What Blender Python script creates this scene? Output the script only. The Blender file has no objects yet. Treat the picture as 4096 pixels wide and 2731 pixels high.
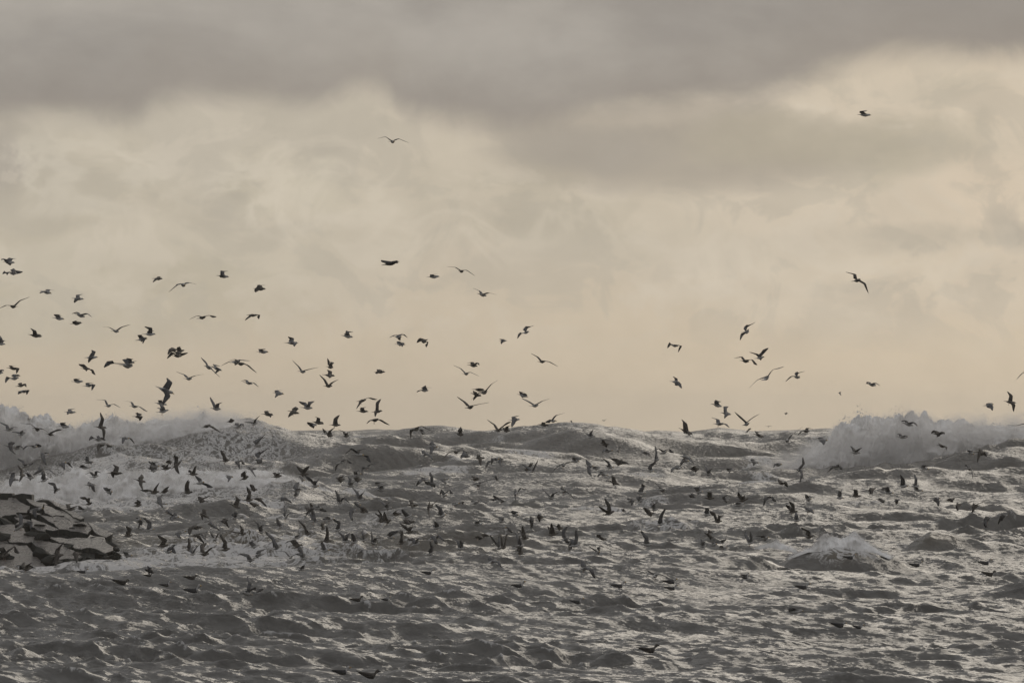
import bpy, math, random
import numpy as np
from mathutils import Vector

random.seed(7)
rng = np.random.default_rng(7)
S = bpy.context.scene
COL = S.collection

# ------------------------------------------------------------------ camera
F = 4096 * 400.0 / 36.0          # focal length in pixels of the 4096 wide photograph
CX, CY, YH = 2048.0, 1365.5, 1728.0   # picture centre and the height of the true horizon
CAM_H = 6.0                       # metres above mean sea level
PITCH = math.atan((YH - CY) / F)
cam_d = bpy.data.cameras.new('camera')
cam_d.lens = 400.0
cam_d.sensor_width = 36.0
cam_d.clip_start = 1.0
cam_d.clip_end = 60000.0
cam = bpy.data.objects.new('camera', cam_d)
COL.objects.link(cam)
cam.location = (0, 0, CAM_H)
cam.rotation_euler = (math.pi / 2 + PITCH, 0, 0)
S.camera = cam

# ------------------------------------------------------------------ exposure / render
S.view_settings.view_transform = 'Standard'
S.view_settings.look = 'None'
S.view_settings.exposure = 0.0
S.view_settings.gamma = 1.0
S.view_settings.use_curve_mapping = False
S.render.engine = 'CYCLES'
cy = S.cycles
cy.max_bounces = 6
cy.diffuse_bounces = 2
cy.glossy_bounces = 3
cy.transmission_bounces = 2
cy.volume_bounces = 2
cy.transparent_max_bounces = 6
cy.use_denoising = True
cy.volume_step_rate = 1.0
cy.volume_max_steps = 256
cy.caustics_reflective = False

SUN_EL, SUN_AZ = math.radians(17), math.radians(24)   # azimuth from the view direction towards the right
sun_d = bpy.data.lights.new('sun', 'SUN')
sun_d.energy = 0.75
sun_d.angle = math.radians(47)
sun_d.color = (1.0, 0.9, 0.76)
sun = bpy.data.objects.new('sun', sun_d)
COL.objects.link(sun)
sdir = Vector((math.sin(SUN_AZ) * math.cos(SUN_EL), math.cos(SUN_AZ) * math.cos(SUN_EL), math.sin(SUN_EL)))
sun.rotation_euler = (-sdir).to_track_quat('-Z', 'Y').to_euler()

# ------------------------------------------------------------------ node helper
class NT:
    def __init__(s, tree):
        s.t = tree; s.t.nodes.clear()
    def n(s, kind, **kw):
        nd = s.t.nodes.new(kind)
        for k, v in kw.items():
            setattr(nd, k, v)
        return nd
    def put(s, sock, v):
        if isinstance(v, bpy.types.NodeSocket):
            s.t.links.new(v, sock)
        elif v is not None:
            sock.default_value = v
    def m(s, op, a, b=None, c=None, clamp=False):
        nd = s.n('ShaderNodeMath', operation=op, use_clamp=clamp)
        s.put(nd.inputs[0], a); s.put(nd.inputs[1], b)
        if c is not None: s.put(nd.inputs[2], c)
        return nd.outputs[0]
    def step(s, v, a, b, lo=0.0, hi=1.0, kind='SMOOTHSTEP'):
        nd = s.n('ShaderNodeMapRange', interpolation_type=kind)
        s.put(nd.inputs[0], v)
        for i, q in enumerate((a, b, lo, hi)): s.put(nd.inputs[1 + i], q)
        return nd.outputs[0]
    def mix(s, f, a, b):
        nd = s.n('ShaderNodeMix', data_type='RGBA')
        s.put(nd.inputs[0], f)
        s.put(nd.inputs[6], a if isinstance(a, bpy.types.NodeSocket) else (*a, 1.0))
        s.put(nd.inputs[7], b if isinstance(b, bpy.types.NodeSocket) else (*b, 1.0))
        return nd.outputs[2]
    def xyz(s, x, y, z):
        nd = s.n('ShaderNodeCombineXYZ')
        for i, q in enumerate((x, y, z)): s.put(nd.inputs[i], q)
        return nd.outputs[0]
    def sep(s, v):
        nd = s.n('ShaderNodeSeparateXYZ'); s.put(nd.inputs[0], v)
        return nd.outputs
    def noise(s, v, scale, detail=4.0, rough=0.55, dist=0.0, out=0):
        nd = s.n('ShaderNodeTexNoise')
        s.put(nd.inputs['Vector'], v); s.put(nd.inputs['Scale'], scale)
        s.put(nd.inputs['Detail'], detail); s.put(nd.inputs['Roughness'], rough)
        s.put(nd.inputs['Distortion'], dist)
        return nd.outputs[out]
    def curve(s, v, pts):
        nd = s.n('ShaderNodeFloatCurve')
        c = nd.mapping.curves[0]
        nd.mapping.extend = 'HORIZONTAL'
        nd.mapping.use_clip = False
        while len(c.points) > 2: c.points.remove(c.points[1])
        c.points[0].location = pts[0]; c.points[1].location = pts[-1]
        for p in pts[1:-1]: c.points.new(*p)
        nd.mapping.update()
        s.put(nd.inputs[1], v)
        return nd.outputs[0]

def srgb(r, g, b):
    f = lambda c: (c / 255 / 12.92) if c < 10.3 else ((c / 255 + 0.055) / 1.055) ** 2.4
    return (f(r), f(g), f(b))

# ------------------------------------------------------------------ world: heavy cloud over a bright band near the horizon
W = bpy.data.worlds.new('World')
S.world = W
W.use_nodes = True
w = NT(W.node_tree)
tc = w.n('ShaderNodeTexCoord').outputs['Generated']
dx, dy, dz = w.sep(tc)
az = w.m('ARCTAN2', dx, dy)
el = w.m('ARCSINE', dz)
U = w.m('MULTIPLY_ADD', az, F / 4096, 0.5)          # 0..1 across the view
V = w.m('MULTIPLY', el, F / 4096)                    # 0 at the horizon, 0.42 at the top of the view
far = w.step(el, 0.038, 0.13)
uv = w.xyz(U, V, 0.0)
n1 = w.noise(uv, 4.0, 5, 0.5)
n2 = w.noise(w.xyz(w.m('ADD', U, 7.3), w.m('MULTIPLY', V, 1.7), 3.0), 9.0, 6, 0.55)
n3 = w.noise(w.xyz(w.m('ADD', U, 3.1), w.m('MULTIPLY', V, 1.3), 9.0), 22.0, 6, 0.55)
wx = w.m('MULTIPLY', w.m('SUBTRACT', n2, 0.5), 0.10)
wy = w.m('MULTIPLY', w.m('SUBTRACT', n1, 0.5), 0.05)
fx = w.m('MULTIPLY', w.m('SUBTRACT', n3, 0.5), 0.035)
Uw = w.m('ADD', w.m('ADD', U, wx), fx)
Vw = w.m('ADD', w.m('ADD', V, wy), w.m('MULTIPLY', fx, 0.8))
def P(px, py): return (px / 4096, (YH - py) / 4096)

# lit air below the cloud deck: warm, brighter to the right
clear_l = w.mix(w.step(V, 0.02, 0.26), srgb(199, 185, 160), srgb(189, 182, 165))
clear_r = w.mix(w.step(V, 0.02, 0.22), srgb(213, 197, 169), srgb(207, 195, 173))
sky = w.mix(w.step(U, 0.15, 1.05), clear_l, clear_r)
def blob(px, py, rx, ry, col, amt, soft=0.9, warp=1.0):
    global sky
    bx, by = P(px, py)
    uu = Uw if warp else U; vv = Vw if warp else V
    a = w.m('DIVIDE', w.m('SUBTRACT', uu, bx), rx / 4096)
    b = w.m('DIVIDE', w.m('SUBTRACT', vv, by), ry / 4096)
    r2 = w.m('ADD', w.m('MULTIPLY', a, a), w.m('MULTIPLY', b, b))
    f = w.m('MULTIPLY', w.step(r2, 1.0 + soft, 1.0 - soft), amt)
    sky = w.mix(f, sky, col)
G = srgb
# grey veils in the bright band
blob(300, 1150, 900, 240, G(180, 174, 153), 0.5)
blob(1900, 780, 420, 180, G(178, 171, 152), 0.75)
blob(2450, 880, 420, 110, G(186, 178, 158), 0.6)
blob(2750, 1010, 560, 90, G(190, 182, 163), 0.6)
blob(3550, 950, 420, 60, G(190, 181, 162), 0.75)
blob(3050, 1130, 500, 60, G(196, 186, 166), 0.5)
blob(1150, 1000, 520, 110, G(184, 177, 157), 0.6)
blob(0, 640, 110, 170, G(166, 160, 148), 0.8)
blob(4080, 900, 70, 100, G(176, 169, 154), 0.85)
blob(3650, 560, 330, 110, G(178, 171, 152), 0.75)
blob(3400, 640, 220, 120, G(181, 174, 154), 0.7)
# cumulus heads
blob(1060, 640, 150, 60, G(199, 191, 171), 0.55)
blob(1250, 690, 120, 60, G(203, 195, 175), 0.7)
blob(1150, 780, 260, 90, G(199, 191, 170), 0.7)
blob(950, 760, 90, 50, G(184, 177, 158), 0.6)
blob(1420, 850, 180, 90, G(197, 189, 168), 0.6)
blob(420, 600, 200, 80, G(194, 186, 166), 0.6)
blob(380, 800, 380, 130, G(190, 182, 162), 0.6)
blob(1900, 600, 240, 60, G(190, 182, 163), 0.55)
blob(2200, 790, 300, 60, G(196, 187, 167), 0.5)
blob(3750, 360, 200, 60, G(188, 180, 161), 0.6)
blob(3950, 780, 260, 130, G(213, 198, 174), 0.5)
blob(3550, 1080, 420, 70, G(208, 196, 172), 0.55)
# billowing structure within the bright band
cl = w.noise(w.xyz(w.m('ADD', U, 1.7), w.m('MULTIPLY', V, 1.35), 2.0), 4.6, 9, 0.56, 0.45)
cl2 = w.noise(w.xyz(w.m('ADD', U, 4.4), w.m('MULTIPLY', V, 1.5), 6.0), 10.0, 8, 0.58, 0.6)
band = w.m('MULTIPLY', w.step(V, 0.05, 0.14), w.step(V, 0.42, 0.30))
sky = w.mix(w.m('MULTIPLY', w.m('MULTIPLY', w.step(cl, 0.48, 0.545), band), 0.50), sky, w.mix(U, G(199, 191, 172), G(211, 199, 177)))
sky = w.mix(w.m('MULTIPLY', w.m('MULTIPLY', w.step(cl2, 0.50, 0.57), band), 0.38), sky, G(176, 170, 154))
sky = w.mix(w.m('MULTIPLY', w.m('MULTIPLY', w.step(cl2, 0.46, 0.40), band), 0.30), sky, G(208, 199, 180))
# second dark bank
blob(2720, 640, 640, 125, G(166, 159, 145), 0.9, 0.95)
blob(2600, 500, 700, 90, G(165, 158, 145), 0.7, 0.95)
blob(2350, 600, 330, 95, G(163, 157, 145), 0.8, 0.8)
blob(3150, 560, 420, 110, G(174, 167, 148), 0.7)
# rounded heads of the cumulus at left of centre: lit tops, greyer folds
def soft(px, py, rx, ry):
    bx, by = P(px, py)
    a = w.m('DIVIDE', w.m('SUBTRACT', Uw, bx), rx / 4096); b = w.m('DIVIDE', w.m('SUBTRACT', Vw, by), ry / 4096)
    return w.step(w.m('ADD', w.m('MULTIPLY', a, a), w.m('MULTIPLY', b, b)), 1.3, 0.2)
head = w.m('MAXIMUM', w.m('MAXIMUM', soft(1180, 760, 480, 210), soft(350, 700, 420, 200)), w.m('MULTIPLY', w.m('MAXIMUM', soft(3300, 1120, 800, 200), soft(2000, 930, 700, 180)), 0.6))
vd = w.m('ABSOLUTE', w.m('MULTIPLY_ADD', w.noise(w.xyz(U, w.m('MULTIPLY', V, 1.25), 4.0), 11.0, 5, 0.5, 0.9), 4.0, -2.0))
sky = w.mix(w.m('MULTIPLY', w.m('MULTIPLY', w.step(vd, 0.30, 0.02), head), 0.45), sky, w.mix(U, G(205, 198, 180), G(217, 206, 184)))
sky = w.mix(w.m('MULTIPLY', w.m('MULTIPLY', w.step(vd, 0.32, 0.75), head), 0.45), sky, G(174, 168, 153))
ragged = w.noise(w.xyz(w.m('ADD', U, 8.8), w.m('MULTIPLY', V, 1.6), 1.0), 7.0, 9, 0.6, 0.5)
# the dark deck above, with its traced lower edge
edge = w.curve(w.m('MULTIPLY_ADD', fx, 0.3, U), [(0.0, (YH-490)/4096), (0.07, (YH-478)/4096), (0.125, (YH-492)/4096), (0.155, (YH-420)/4096),
    (0.25, (YH-400)/4096), (0.30, (YH-425)/4096), (0.375, (YH-385)/4096), (0.392, (YH-470)/4096), (0.44, (YH-510)/4096), (0.52, (YH-500)/4096),
    (0.58, (YH-480)/4096), (0.66, (YH-430)/4096), (0.76, (YH-380)/4096), (0.84, (YH-275)/4096), (0.90, (YH-235)/4096), (1.0, (YH-250)/4096)])
over = w.m('SUBTRACT', w.m('ADD', V, w.m('ADD', w.m('MULTIPLY', fx, 0.25), w.m('MULTIPLY', w.m('SUBTRACT', ragged, 0.5), 0.055))), edge)
deck = w.step(over, -0.016, 0.024)
n4 = w.noise(w.xyz(U, w.m('MULTIPLY', V, 2.3), 5.0), 2.6, 8, 0.54, 0.3)
deck_c = w.mix(w.step(n4, 0.36, 0.66), srgb(145, 142, 136), srgb(169, 165, 156))
deck_c = w.mix(w.m('MULTIPLY', w.step(over, 0.09, 0.0), 0.6), deck_c, srgb(144, 138, 129))
sky = w.mix(deck, sky, deck_c)
# fine texture of the cloud
tex = w.m('ADD', w.step(n3, 0.3, 0.7, 0.965, 1.035, 'LINEAR'), w.m('MULTIPLY', w.m('SUBTRACT', n2, 0.5), 0.10))
# unseen dome: grey, dimmed in front to darken water, brightened behind to light foam
nb = w.noise(tc, 3.0, 4, 0.55)
dome_f = w.mix(w.step(nb, 0.35, 0.68), srgb(132, 132, 132), srgb(158, 156, 151))
dome_b = w.mix(w.step(nb, 0.35, 0.68), srgb(172, 173, 174), srgb(200, 200, 199))
dome = w.mix(w.step(dy, 0.35, -0.45), dome_f, dome_b)
sky = w.mix(far, sky, dome)
sv = w.n('ShaderNodeVectorMath', operation='DOT_PRODUCT')
w.put(sv.inputs[0], tc); sv.inputs[1].default_value = sdir
glow = w.step(sv.outputs['Value'], -0.6, 0.95, 0.95, 1.0)
sc1 = w.n('ShaderNodeVectorMath', operation='SCALE')
tn = w.n('ShaderNodeVectorMath', operation='MULTIPLY'); w.put(tn.inputs[0], sky); tn.inputs[1].default_value = (1.006, 1.0, 1.035)
w.put(sc1.inputs[0], tn.outputs[0]); w.put(sc1.inputs[3], w.m('MULTIPLY', glow, tex))
# clear sky above the clouds
ns = w.n('ShaderNodeTexSky', sky_type='NISHITA')
ns.sun_disc = False
ns.sun_elevation = SUN_EL
ns.sun_rotation = SUN_AZ
ns.air_density = 1.5; ns.dust_density = 2.0
sc2 = w.n('ShaderNodeVectorMath', operation='SCALE')
w.put(sc2.inputs[0], ns.outputs[0]); sc2.inputs[3].default_value = 0.06
cov = w.mix(w.m('MULTIPLY_ADD', far, -0.02, 0.97), sc2.outputs[0], sc1.outputs[0])
# below the horizon: the dark of the sea
cov = w.mix(w.step(dz, -0.004, -0.012), cov, (0.06, 0.056, 0.05))
bg = w.n('ShaderNodeBackground')
w.put(bg.inputs[0], cov)
bg.inputs[1].default_value = 1.0
wo = w.n('ShaderNodeOutputWorld')
w.t.links.new(bg.outputs[0], wo.inputs[0])
W.cycles.sampling_method = 'MANUAL'
W.cycles.sample_map_resolution = 1024

# ------------------------------------------------------------------ projection helpers
CP, SP = math.cos(PITCH), math.sin(PITCH)
def at(px, py, D):
    """the point at distance D (metres along +Y) that lies on the line of sight through photo pixel px, py"""
    xc, yc = (px - CX) / F, (CY - py) / F
    k = D / (CP - yc * SP)
    return Vector((xc * k, D, CAM_H + (SP + yc * CP) * k))
def zat(py, D): return CAM_H + (YH - py) / F * D

def tag(o, label=None, cat=None, group=None, kind=None):
    if label: o['label'] = label
    if cat: o['category'] = cat
    if group: o['group'] = group
    if kind: o['kind'] = kind
    return o
def link_mesh(name, verts, faces, mats=(), parent=None, smooth=True, midx=None):
    me = bpy.data.meshes.new(name)
    me.from_pydata(verts, [], faces)
    for m_ in mats: me.materials.append(m_)
    if midx is not None: me.polygons.foreach_set('material_index', midx)
    if smooth: me.polygons.foreach_set('use_smooth', [True] * len(me.polygons))
    me.update()
    o = bpy.data.objects.new(name, me)
    COL.objects.link(o)
    if parent: o.parent = parent
    return o
def material(name):
    m_ = bpy.data.materials.new(name); m_.use_nodes = True
    return m_, NT(m_.node_tree)
# ------------------------------------------------------------------ the sea: one sheet of real waves
ang = np.concatenate([-np.geomspace(70, 2.9, 24)[:-1], np.linspace(-2.85, 2.85, 462), np.geomspace(2.9, 70, 24)[1:]])
ang = np.radians(ang)
rad = np.concatenate([np.geomspace(6, 222, 16)[:-1], np.geomspace(222, 620, 1560)[:-1], np.geomspace(620, 1450, 860)[:-1],
                      np.geomspace(1450, 3200, 210)[:-1], np.geomspace(3200, 9000, 30)])
NC, NR = len(ang), len(rad)
A, R = np.meshgrid(ang, rad)
X0 = (R * np.tan(np.clip(A, -1.3, 1.3))).astype(np.float64) if False else R * np.sin(A)
Y0 = R * np.cos(A)
dR = np.gradient(rad)[:, None] * np.ones_like(A)
dA = (np.gradient(ang)[None, :] * R)

def smooth_noise(x, y, seed, n=7, k0=1.0, spread=1.6):
    r = np.random.default_rng(seed); s = 0
    for i in range(n):
        k = k0 * spread ** (r.random() * 2 - 1); t = r.random() * 6.28
        s = s + np.cos(k * (x * math.cos(t) + y * math.sin(t)) + r.random() * 6.28)
    return s / math.sqrt(n / 2)

# ridges: big waves whose crests are given by their picture position and distance
# crest [(px, py)...], distance, width towards the viewer, width behind
RIDGES = [
 ([(2300,1734),(2450,1730),(2630,1719),(2750,1727),(2880,1709),(3000,1722),(3150,1719),(3300,1712),(3600,1716),(4300,1716)], 2500, 60, 90),
 ([(-600,1728),(600,1722),(1180,1722),(1300,1719),(1400,1722),(1500,1716),(1640,1719),(1900,1716),(2080,1714),(2300,1724)], 2200, 60, 90),
 ([(-800,1745),(900,1742),(1300,1736),(1420,1730),(1500,1722),(1580,1720),(1680,1706),(1720,1702),(1780,1703),(1830,1711),(1900,1722),(1990,1730),(2200,1734),(2800,1736),(5000,1736)], 1480, 48, 50),
 ([(-800,1760),(700,1755),(1300,1746),(1700,1738),(1980,1730),(2080,1721),(2170,1712),(2210,1704),(2270,1700),(2345,1706),(2400,1715),(2480,1725),(2580,1733),(2750,1738),(3100,1738),(5000,1750)], 1330, 44, 46),
 ([(-700,1975),(0,1905),(250,1855),(400,1815),(550,1785),(700,1750),(850,1716),(940,1693),(1010,1692),(1100,1708),(1190,1726),(1300,1743),(1450,1762),(1800,1795),(2300,1845),(3000,1905)], 1150, 30, 30),
 ([(1900,1990),(2400,1962),(2800,1922),(3050,1884),(3400,1872),(3600,1862),(3750,1830),(3900,1785),(4030,1748),(4200,1738),(4500,1735)], 1000, 34, 26),
 ([(600,1990),(1100,1940),(1380,1908),(1600,1893),(1850,1880),(2050,1868),(2250,1866),(2450,1874),(2650,1880),(2850,1900),(3300,1950),(3800,1995)], 930, 34, 30),
 ([(2000,2010),(2500,1978),(2900,1945),(3200,1925),(3500,1915),(3800,1895),(4096,1868),(4500,1850)], 840, 30, 26),
 ([(-300,2050),(0,2040),(400,2022),(650,1992),(900,1966),(1050,1952),(1180,1926),(1260,1940),(1360,1968),(1500,2000),(1750,2040)], 850, 14, 18),
 ([(700,2080),(1100,2072),(1400,2050),(1650,2030),(1850,2050),(2100,2072),(2400,2085)], 640, 9, 12),
 ([(1900,2058),(2300,2052),(2700,2062),(3100,2056),(3350,2040),(3700,2048),(4300,2066)], 680, 16, 16),
 ([(3090,2250),(3160,2228),(3230,2206),(3300,2186),(3350,2182),(3400,2180),(3440,2192),(3500,2208),(3560,2228),(3640,2246)], 478, 1.9, 6),
 ([(3590,2190),(3660,2168),(3720,2140),(3790,2142),(3870,2162),(3980,2176),(4090,2186),(4200,2200)], 512, 2.2, 6),
 ([(2180,2300),(2330,2262),(2500,2240),(2700,2236),(2900,2246),(3060,2266),(3150,2290)], 452, 5.5, 7),
 ([(-200,2318),(0,2290),(120,2300),(350,2306),(600,2318),(900,2330)], 436, 4, 5),
 ([(-500,2300),(0,2292),(150,2284),(260,2268),(330,2260),(420,2248),(490,2248),(570,2268),(700,2300),(900,2330)], 450.5, 2.6, 9),
 ([(1050,2285),(1300,2262),(1600,2258),(1900,2264),(2150,2280)], 462, 5, 6),
 ([(560,2520),(650,2500),(760,2488),(870,2492),(980,2520),(1080,2556)], 352, 3.2, 4.5),
 ([(2240,2700),(2340,2664),(2440,2640),(2530,2636),(2680,2662),(2800,2690)], 296, 2.8, 4),
 ([(60,2600),(160,2570),(300,2556),(420,2566),(560,2598)], 318, 2.4, 4),
 ([(3250,2660),(3400,2640),(3560,2632),(3700,2650),(3800,2670)], 304, 2.6, 4),
 ([(1500,2530),(1700,2520),(1950,2514),(2200,2526),(2400,2544)], 345, 4, 5),
 ([(3300,2424),(3500,2410),(3800,2400),(4096,2350),(4300,2320)], 400, 6, 6),
 ([(-100,2440),(60,2396),(180,2376),(330,2392),(480,2420)], 392, 3.2, 5),
 ([(2700,2480),(2900,2470),(3150,2482),(3300,2500)], 374, 3.4, 5),
]
def macro(x, y):
    """swell plus the ridges, heights in metres"""
    h = np.zeros_like(x)
    r = np.random.default_rng(21)
    for i in range(9):
        lam = 45 + 75 * r.random(); t = r.normal(0.0, 0.35)
        k = 2 * math.pi / lam
        ph = k * (x * math.sin(t) + y * math.cos(t)) + r.random() * 6.28
        h += 0.23 * (lam / 90) * np.cos(ph) * np.clip((y - 180) / 500, 0.25, 1.0)
    for i in range(9):
        lam = 12 + 20 * r.random(); t = r.normal(0.12, 0.22)
        k = 2 * math.pi / lam
        ph = k * (x * math.sin(t) + y * math.cos(t)) + r.random() * 6.28
        am = 0.0076 * lam * (0.6 + 0.4 * np.cos(x * (0.03 + 0.05 * r.random()) + r.random() * 6)) * np.clip((2200 - y) / 900, 0, 1)
        h += am * (np.cos(ph) + 0.28 * np.cos(2 * ph))
    h *= np.exp(-((y - 3500).clip(0) / 6000))
    wob = smooth_noise(x, y, 5, 6, 2 * math.pi / 30)
    for pts, D, wf, wb in RIDGES:
        px = CX + x / np.maximum(y, 1.0) * F
        xs = [p[0] for p in pts]; ys = [p[1] for p in pts]
        cr = np.interp(px, xs, ys)
        Z = CAM_H + (YH - cr) / F * D
        d = y - D - wob * wf * 0.18
        q = np.where(d < 0, np.exp(-(d / wf) ** 2), np.exp(-(d / wb) ** 2))
        e0 = 0.12 * (xs[-1] - xs[0]) + 20
        lat = 1 / (1 + np.exp(-(px - xs[0] - e0 * 0.2) / (e0 * 0.25))) / (1 + np.exp((px - xs[-1] + e0 * 0.2) / (e0 * 0.25)))
        q = q * lat
        h = h * (1 - q) + Z * q
    return h

def waves(x, y, dx_, dy_):
    """wind sea: a sum of sharpened travelling waves, dropping those the mesh is too coarse for"""
    r = np.random.default_rng(99)
    ox = np.zeros_like(x); oy = np.zeros_like(x); oz = np.zeros_like(x); jac = np.zeros_like(x)
    gust = 0.72 + 0.28 * np.tanh(smooth_noise(x, y, 11, 7, 2 * math.pi / 38) * 1.1)
    gust2 = 0.70 + 0.30 * np.tanh(smooth_noise(x, y, 12, 8, 2 * math.pi / 11) * 1.2)
    N = 210
    d0 = dy_[:, 0]
    for i in range(N):
        lam = 0.34 * (20 / 0.34) ** (((i + r.random()) / N) ** 0.95)
        if lam > 5: t = 0.30 + r.normal(0, 0.30)
        elif lam > 2.5: t = 0.45 + r.normal(0, 0.32)              # direction of travel (radians from straight away)
        else: t = 0.72 + r.normal(0, 0.36)                     # the young wind waves run across the swell
        if r.random() < 0.12: t = -t
        k = 2 * math.pi / lam
        kx, ky = k * math.sin(t), k * math.cos(t)
        a = 0.0108 * lam ** 0.93 * (1.25 * math.exp(-(lam / 1.7) ** 2) + 0.34 * math.exp(-(lam / 4.5) ** 2) + 0.36 * math.exp(-(lam / 17) ** 2))
        rows = np.nonzero(np.exp(-(abs(ky) * d0 / 1.8) ** 4) > 0.02)[0]
        p0 = r.random() * 6.28
        if not len(rows): continue
        sl = slice(rows[0], rows[-1] + 1)
        fade = np.exp(-(np.abs(ky) * dy_[sl] / 1.8) ** 4) * np.exp(-(np.abs(kx) * dx_[sl] / 1.5) ** 4)
        ph = kx * x[sl] + ky * y[sl] + p0
        g = gust[sl] if lam > 4 else gust[sl] * gust2[sl]
        am = a * fade * g
        c, s_ = np.cos(ph), np.sin(ph)
        oz[sl] += am * c
        ox[sl] -= 0.9 * am * s_ * math.sin(t)
        oy[sl] -= 0.9 * am * s_ * math.cos(t)
        jac[sl] += 0.9 * am * k * c
    return ox, oy, oz, jac

x32, y32 = X0.astype(np.float32), Y0.astype(np.float32)
H0 = macro(X0, Y0)
ox, oy, oz, jac = waves(x32, y32, dA.astype(np.float32), dR.astype(np.float32))
far_k = 1.0 + 2.6 * np.clip((Y0 - 450) / 600, 0, 1) - 1.0 * np.clip((Y0 - 1150) / 200, 0, 1)       # longer fetch: heavier sea further out
PXG = CX + X0 / np.maximum(Y0, 1) * F
calm = 1 - 0.62 * np.exp(-(((PXG - 2150) / 520) ** 2 + ((Y0 - 905) / 40) ** 2)) \
         - 0.55 * np.exp(-(((PXG - 3750) / 520) ** 2 + ((Y0 - 815) / 35) ** 2)) \
         + 0.35 * np.exp(-(((PXG - 3350) / 140) ** 2 + ((Y0 - 476.5) / 2.2) ** 2))
XX = X0 + ox * calm
YY = Y0 + oy * calm
ZZ = H0 + oz * far_k * calm
VY = YH - (ZZ - CAM_H) / np.maximum(YY, 1) * F           # where each point falls in the photograph
VX = CX + XX / np.maximum(YY, 1) * F

# foam lying on the water
foam = np.clip((jac - 0.42) * 1.6, 0, 1) * 0.5
def lump(px, D, rx, rd, a):
    return a * np.exp(-(((PXG - px) / rx) ** 2) - (((Y0 - D) / rd) ** 2))
foam += lump(450, 470, 420, 26, 0.36) + lump(900, 520, 520, 45, 0.5) + lump(300, 830, 900, 60, 0.75)
foam += lump(700, 448, 520, 9, 0.3) + lump(1350, 600, 500, 50, 0.28) + lump(120, 450, 380, 10, 0.35)
foam += lump(600, 1085, 700, 36, 0.35) + lump(420, 1128, 560, 16, 0.42) + lump(3700, 940, 480, 26, 0.35) + lump(3950, 900, 300, 30, 0.3)
foam += lump(1350, 445, 160, 8, 0.3)
foam += lump(3370, 478.4, 150, 1.5, 0.8) + lump(3780, 513, 170, 1.0, 0.4) + lump(2050, 448, 200, 8, 0.2)
foam += lump(1000, 1140, 300, 24, 0.36) + lump(1050, 500, 620, 60, 0.2) + lump(2300, 1336, 110, 16, 0.35)
foam += 0.55 * np.clip(smooth_noise(X0, Y0 * 0.28, 33, 9, 2 * math.pi / 11) - 1.0, 0, 1) * np.clip((Y0 - 430) / 150, 0, 1)
foam = np.clip(foam, 0, 0.66)
sand_backlit = lump(3370, 477.6, 80, 0.7, 0.5) + lump(3740, 511, 90, 1.0, 0.4) + lump(1000, 560, 900, 60, 0.35)  # sandy water; at the crests, light through thin water put into the colour
sand_backlit = np.clip(sand_backlit, 0, 1)

me = bpy.data.meshes.new('sea')
co = np.stack([XX, YY, ZZ], -1).reshape(-1, 3).astype(np.float32)
idx = np.arange(NR * NC).reshape(NR, NC)
q = np.stack([idx[:-1, :-1], idx[:-1, 1:], idx[1:, 1:], idx[1:, :-1]], -1).reshape(-1, 4)
me.vertices.add(len(co)); me.vertices.foreach_set('co', co.ravel())
me.loops.add(q.size); me.loops.foreach_set('vertex_index', q.ravel().astype(np.int32))
me.polygons.add(len(q))
me.polygons.foreach_set('loop_start', np.arange(0, q.size, 4, dtype=np.int32))
me.polygons.foreach_set('use_smooth', np.ones(len(q), dtype=bool))
me.update(calc_edges=True)
for nm, arr in (('foam', foam), ('sand_backlit', sand_backlit)):
    at_ = me.attributes.new(nm, 'FLOAT', 'POINT')
    at_.data.foreach_set('value', arr.ravel().astype(np.float32))
sea = bpy.data.objects.new('sea', me)
COL.objects.link(sea)
tag(sea, 'rough grey brown storm sea with swell and wind chop', 'sea', kind='structure')

m_, t = material('sea_water')
geo = t.n('ShaderNodeNewGeometry').outputs['Position']
gx, gy, gz = t.sep(geo)
def attr(nm):
    nd = t.n('ShaderNodeAttribute', attribute_name=nm); return nd.outputs['Fac']
ca, sa = math.cos(0.95), math.sin(0.95)
ru = t.m('ADD', t.m('MULTIPLY', gx, ca), t.m('MULTIPLY', gy, -sa))
rv = t.m('ADD', t.m('MULTIPLY', gx, sa), t.m('MULTIPLY', gy, ca))
rip = t.xyz(t.m('MULTIPLY', ru, 0.40), rv, t.m('MULTIPLY', gz, 1.6))
def wob(v, scale, detail, amt):
    c = t.noise(v, scale, detail, 0.6, 0.3, out=1)
    o = t.n('ShaderNodeVectorMath', operation='SUBTRACT'); t.put(o.inputs[0], c); o.inputs[1].default_value = (0.5, 0.5, 0.5)
    o2 = t.n('ShaderNodeVectorMath', operation='MULTIPLY'); t.put(o2.inputs[0], o.outputs[0]); o2.inputs[1].default_value = (amt, amt, amt * 0.3)
    return o2.outputs[0]
def vadd(a, b):
    o = t.n('ShaderNodeVectorMath', operation='ADD'); t.put(o.inputs[0], a); t.put(o.inputs[1], b); return o.outputs[0]
nrm = t.n('ShaderNodeNewGeometry').outputs['Normal']
nrm = vadd(nrm, vadd(wob(rip, 4.0, 3, 1.05), wob(rip, 13.0, 2, 0.6)))
nn = t.n('ShaderNodeVectorMath', operation='NORMALIZE'); t.put(nn.inputs[0], nrm)
fn = t.noise(t.xyz(t.m('MULTIPLY', gx, 1.0), t.m('MULTIPLY', gy, 0.45), gz), 1.3, 8, 0.7, 0.9)
fn2 = t.noise(t.xyz(t.m('MULTIPLY', gx, 1.0), t.m('MULTIPLY', gy, 0.3), gz), 3.2, 4, 0.6, 1.4)
fr = t.m('ABSOLUTE', t.m('SUBTRACT', fn, 0.5))
lace = t.m('ADD', t.step(fr, 0.10, 0.0, 0.0, 0.42), t.m('MULTIPLY', fn2, 0.55))
fm = t.step(t.m('ADD', attr('foam'), lace), 0.80, 1.22)
wb_ = t.n('ShaderNodeBsdfPrincipled')
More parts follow.
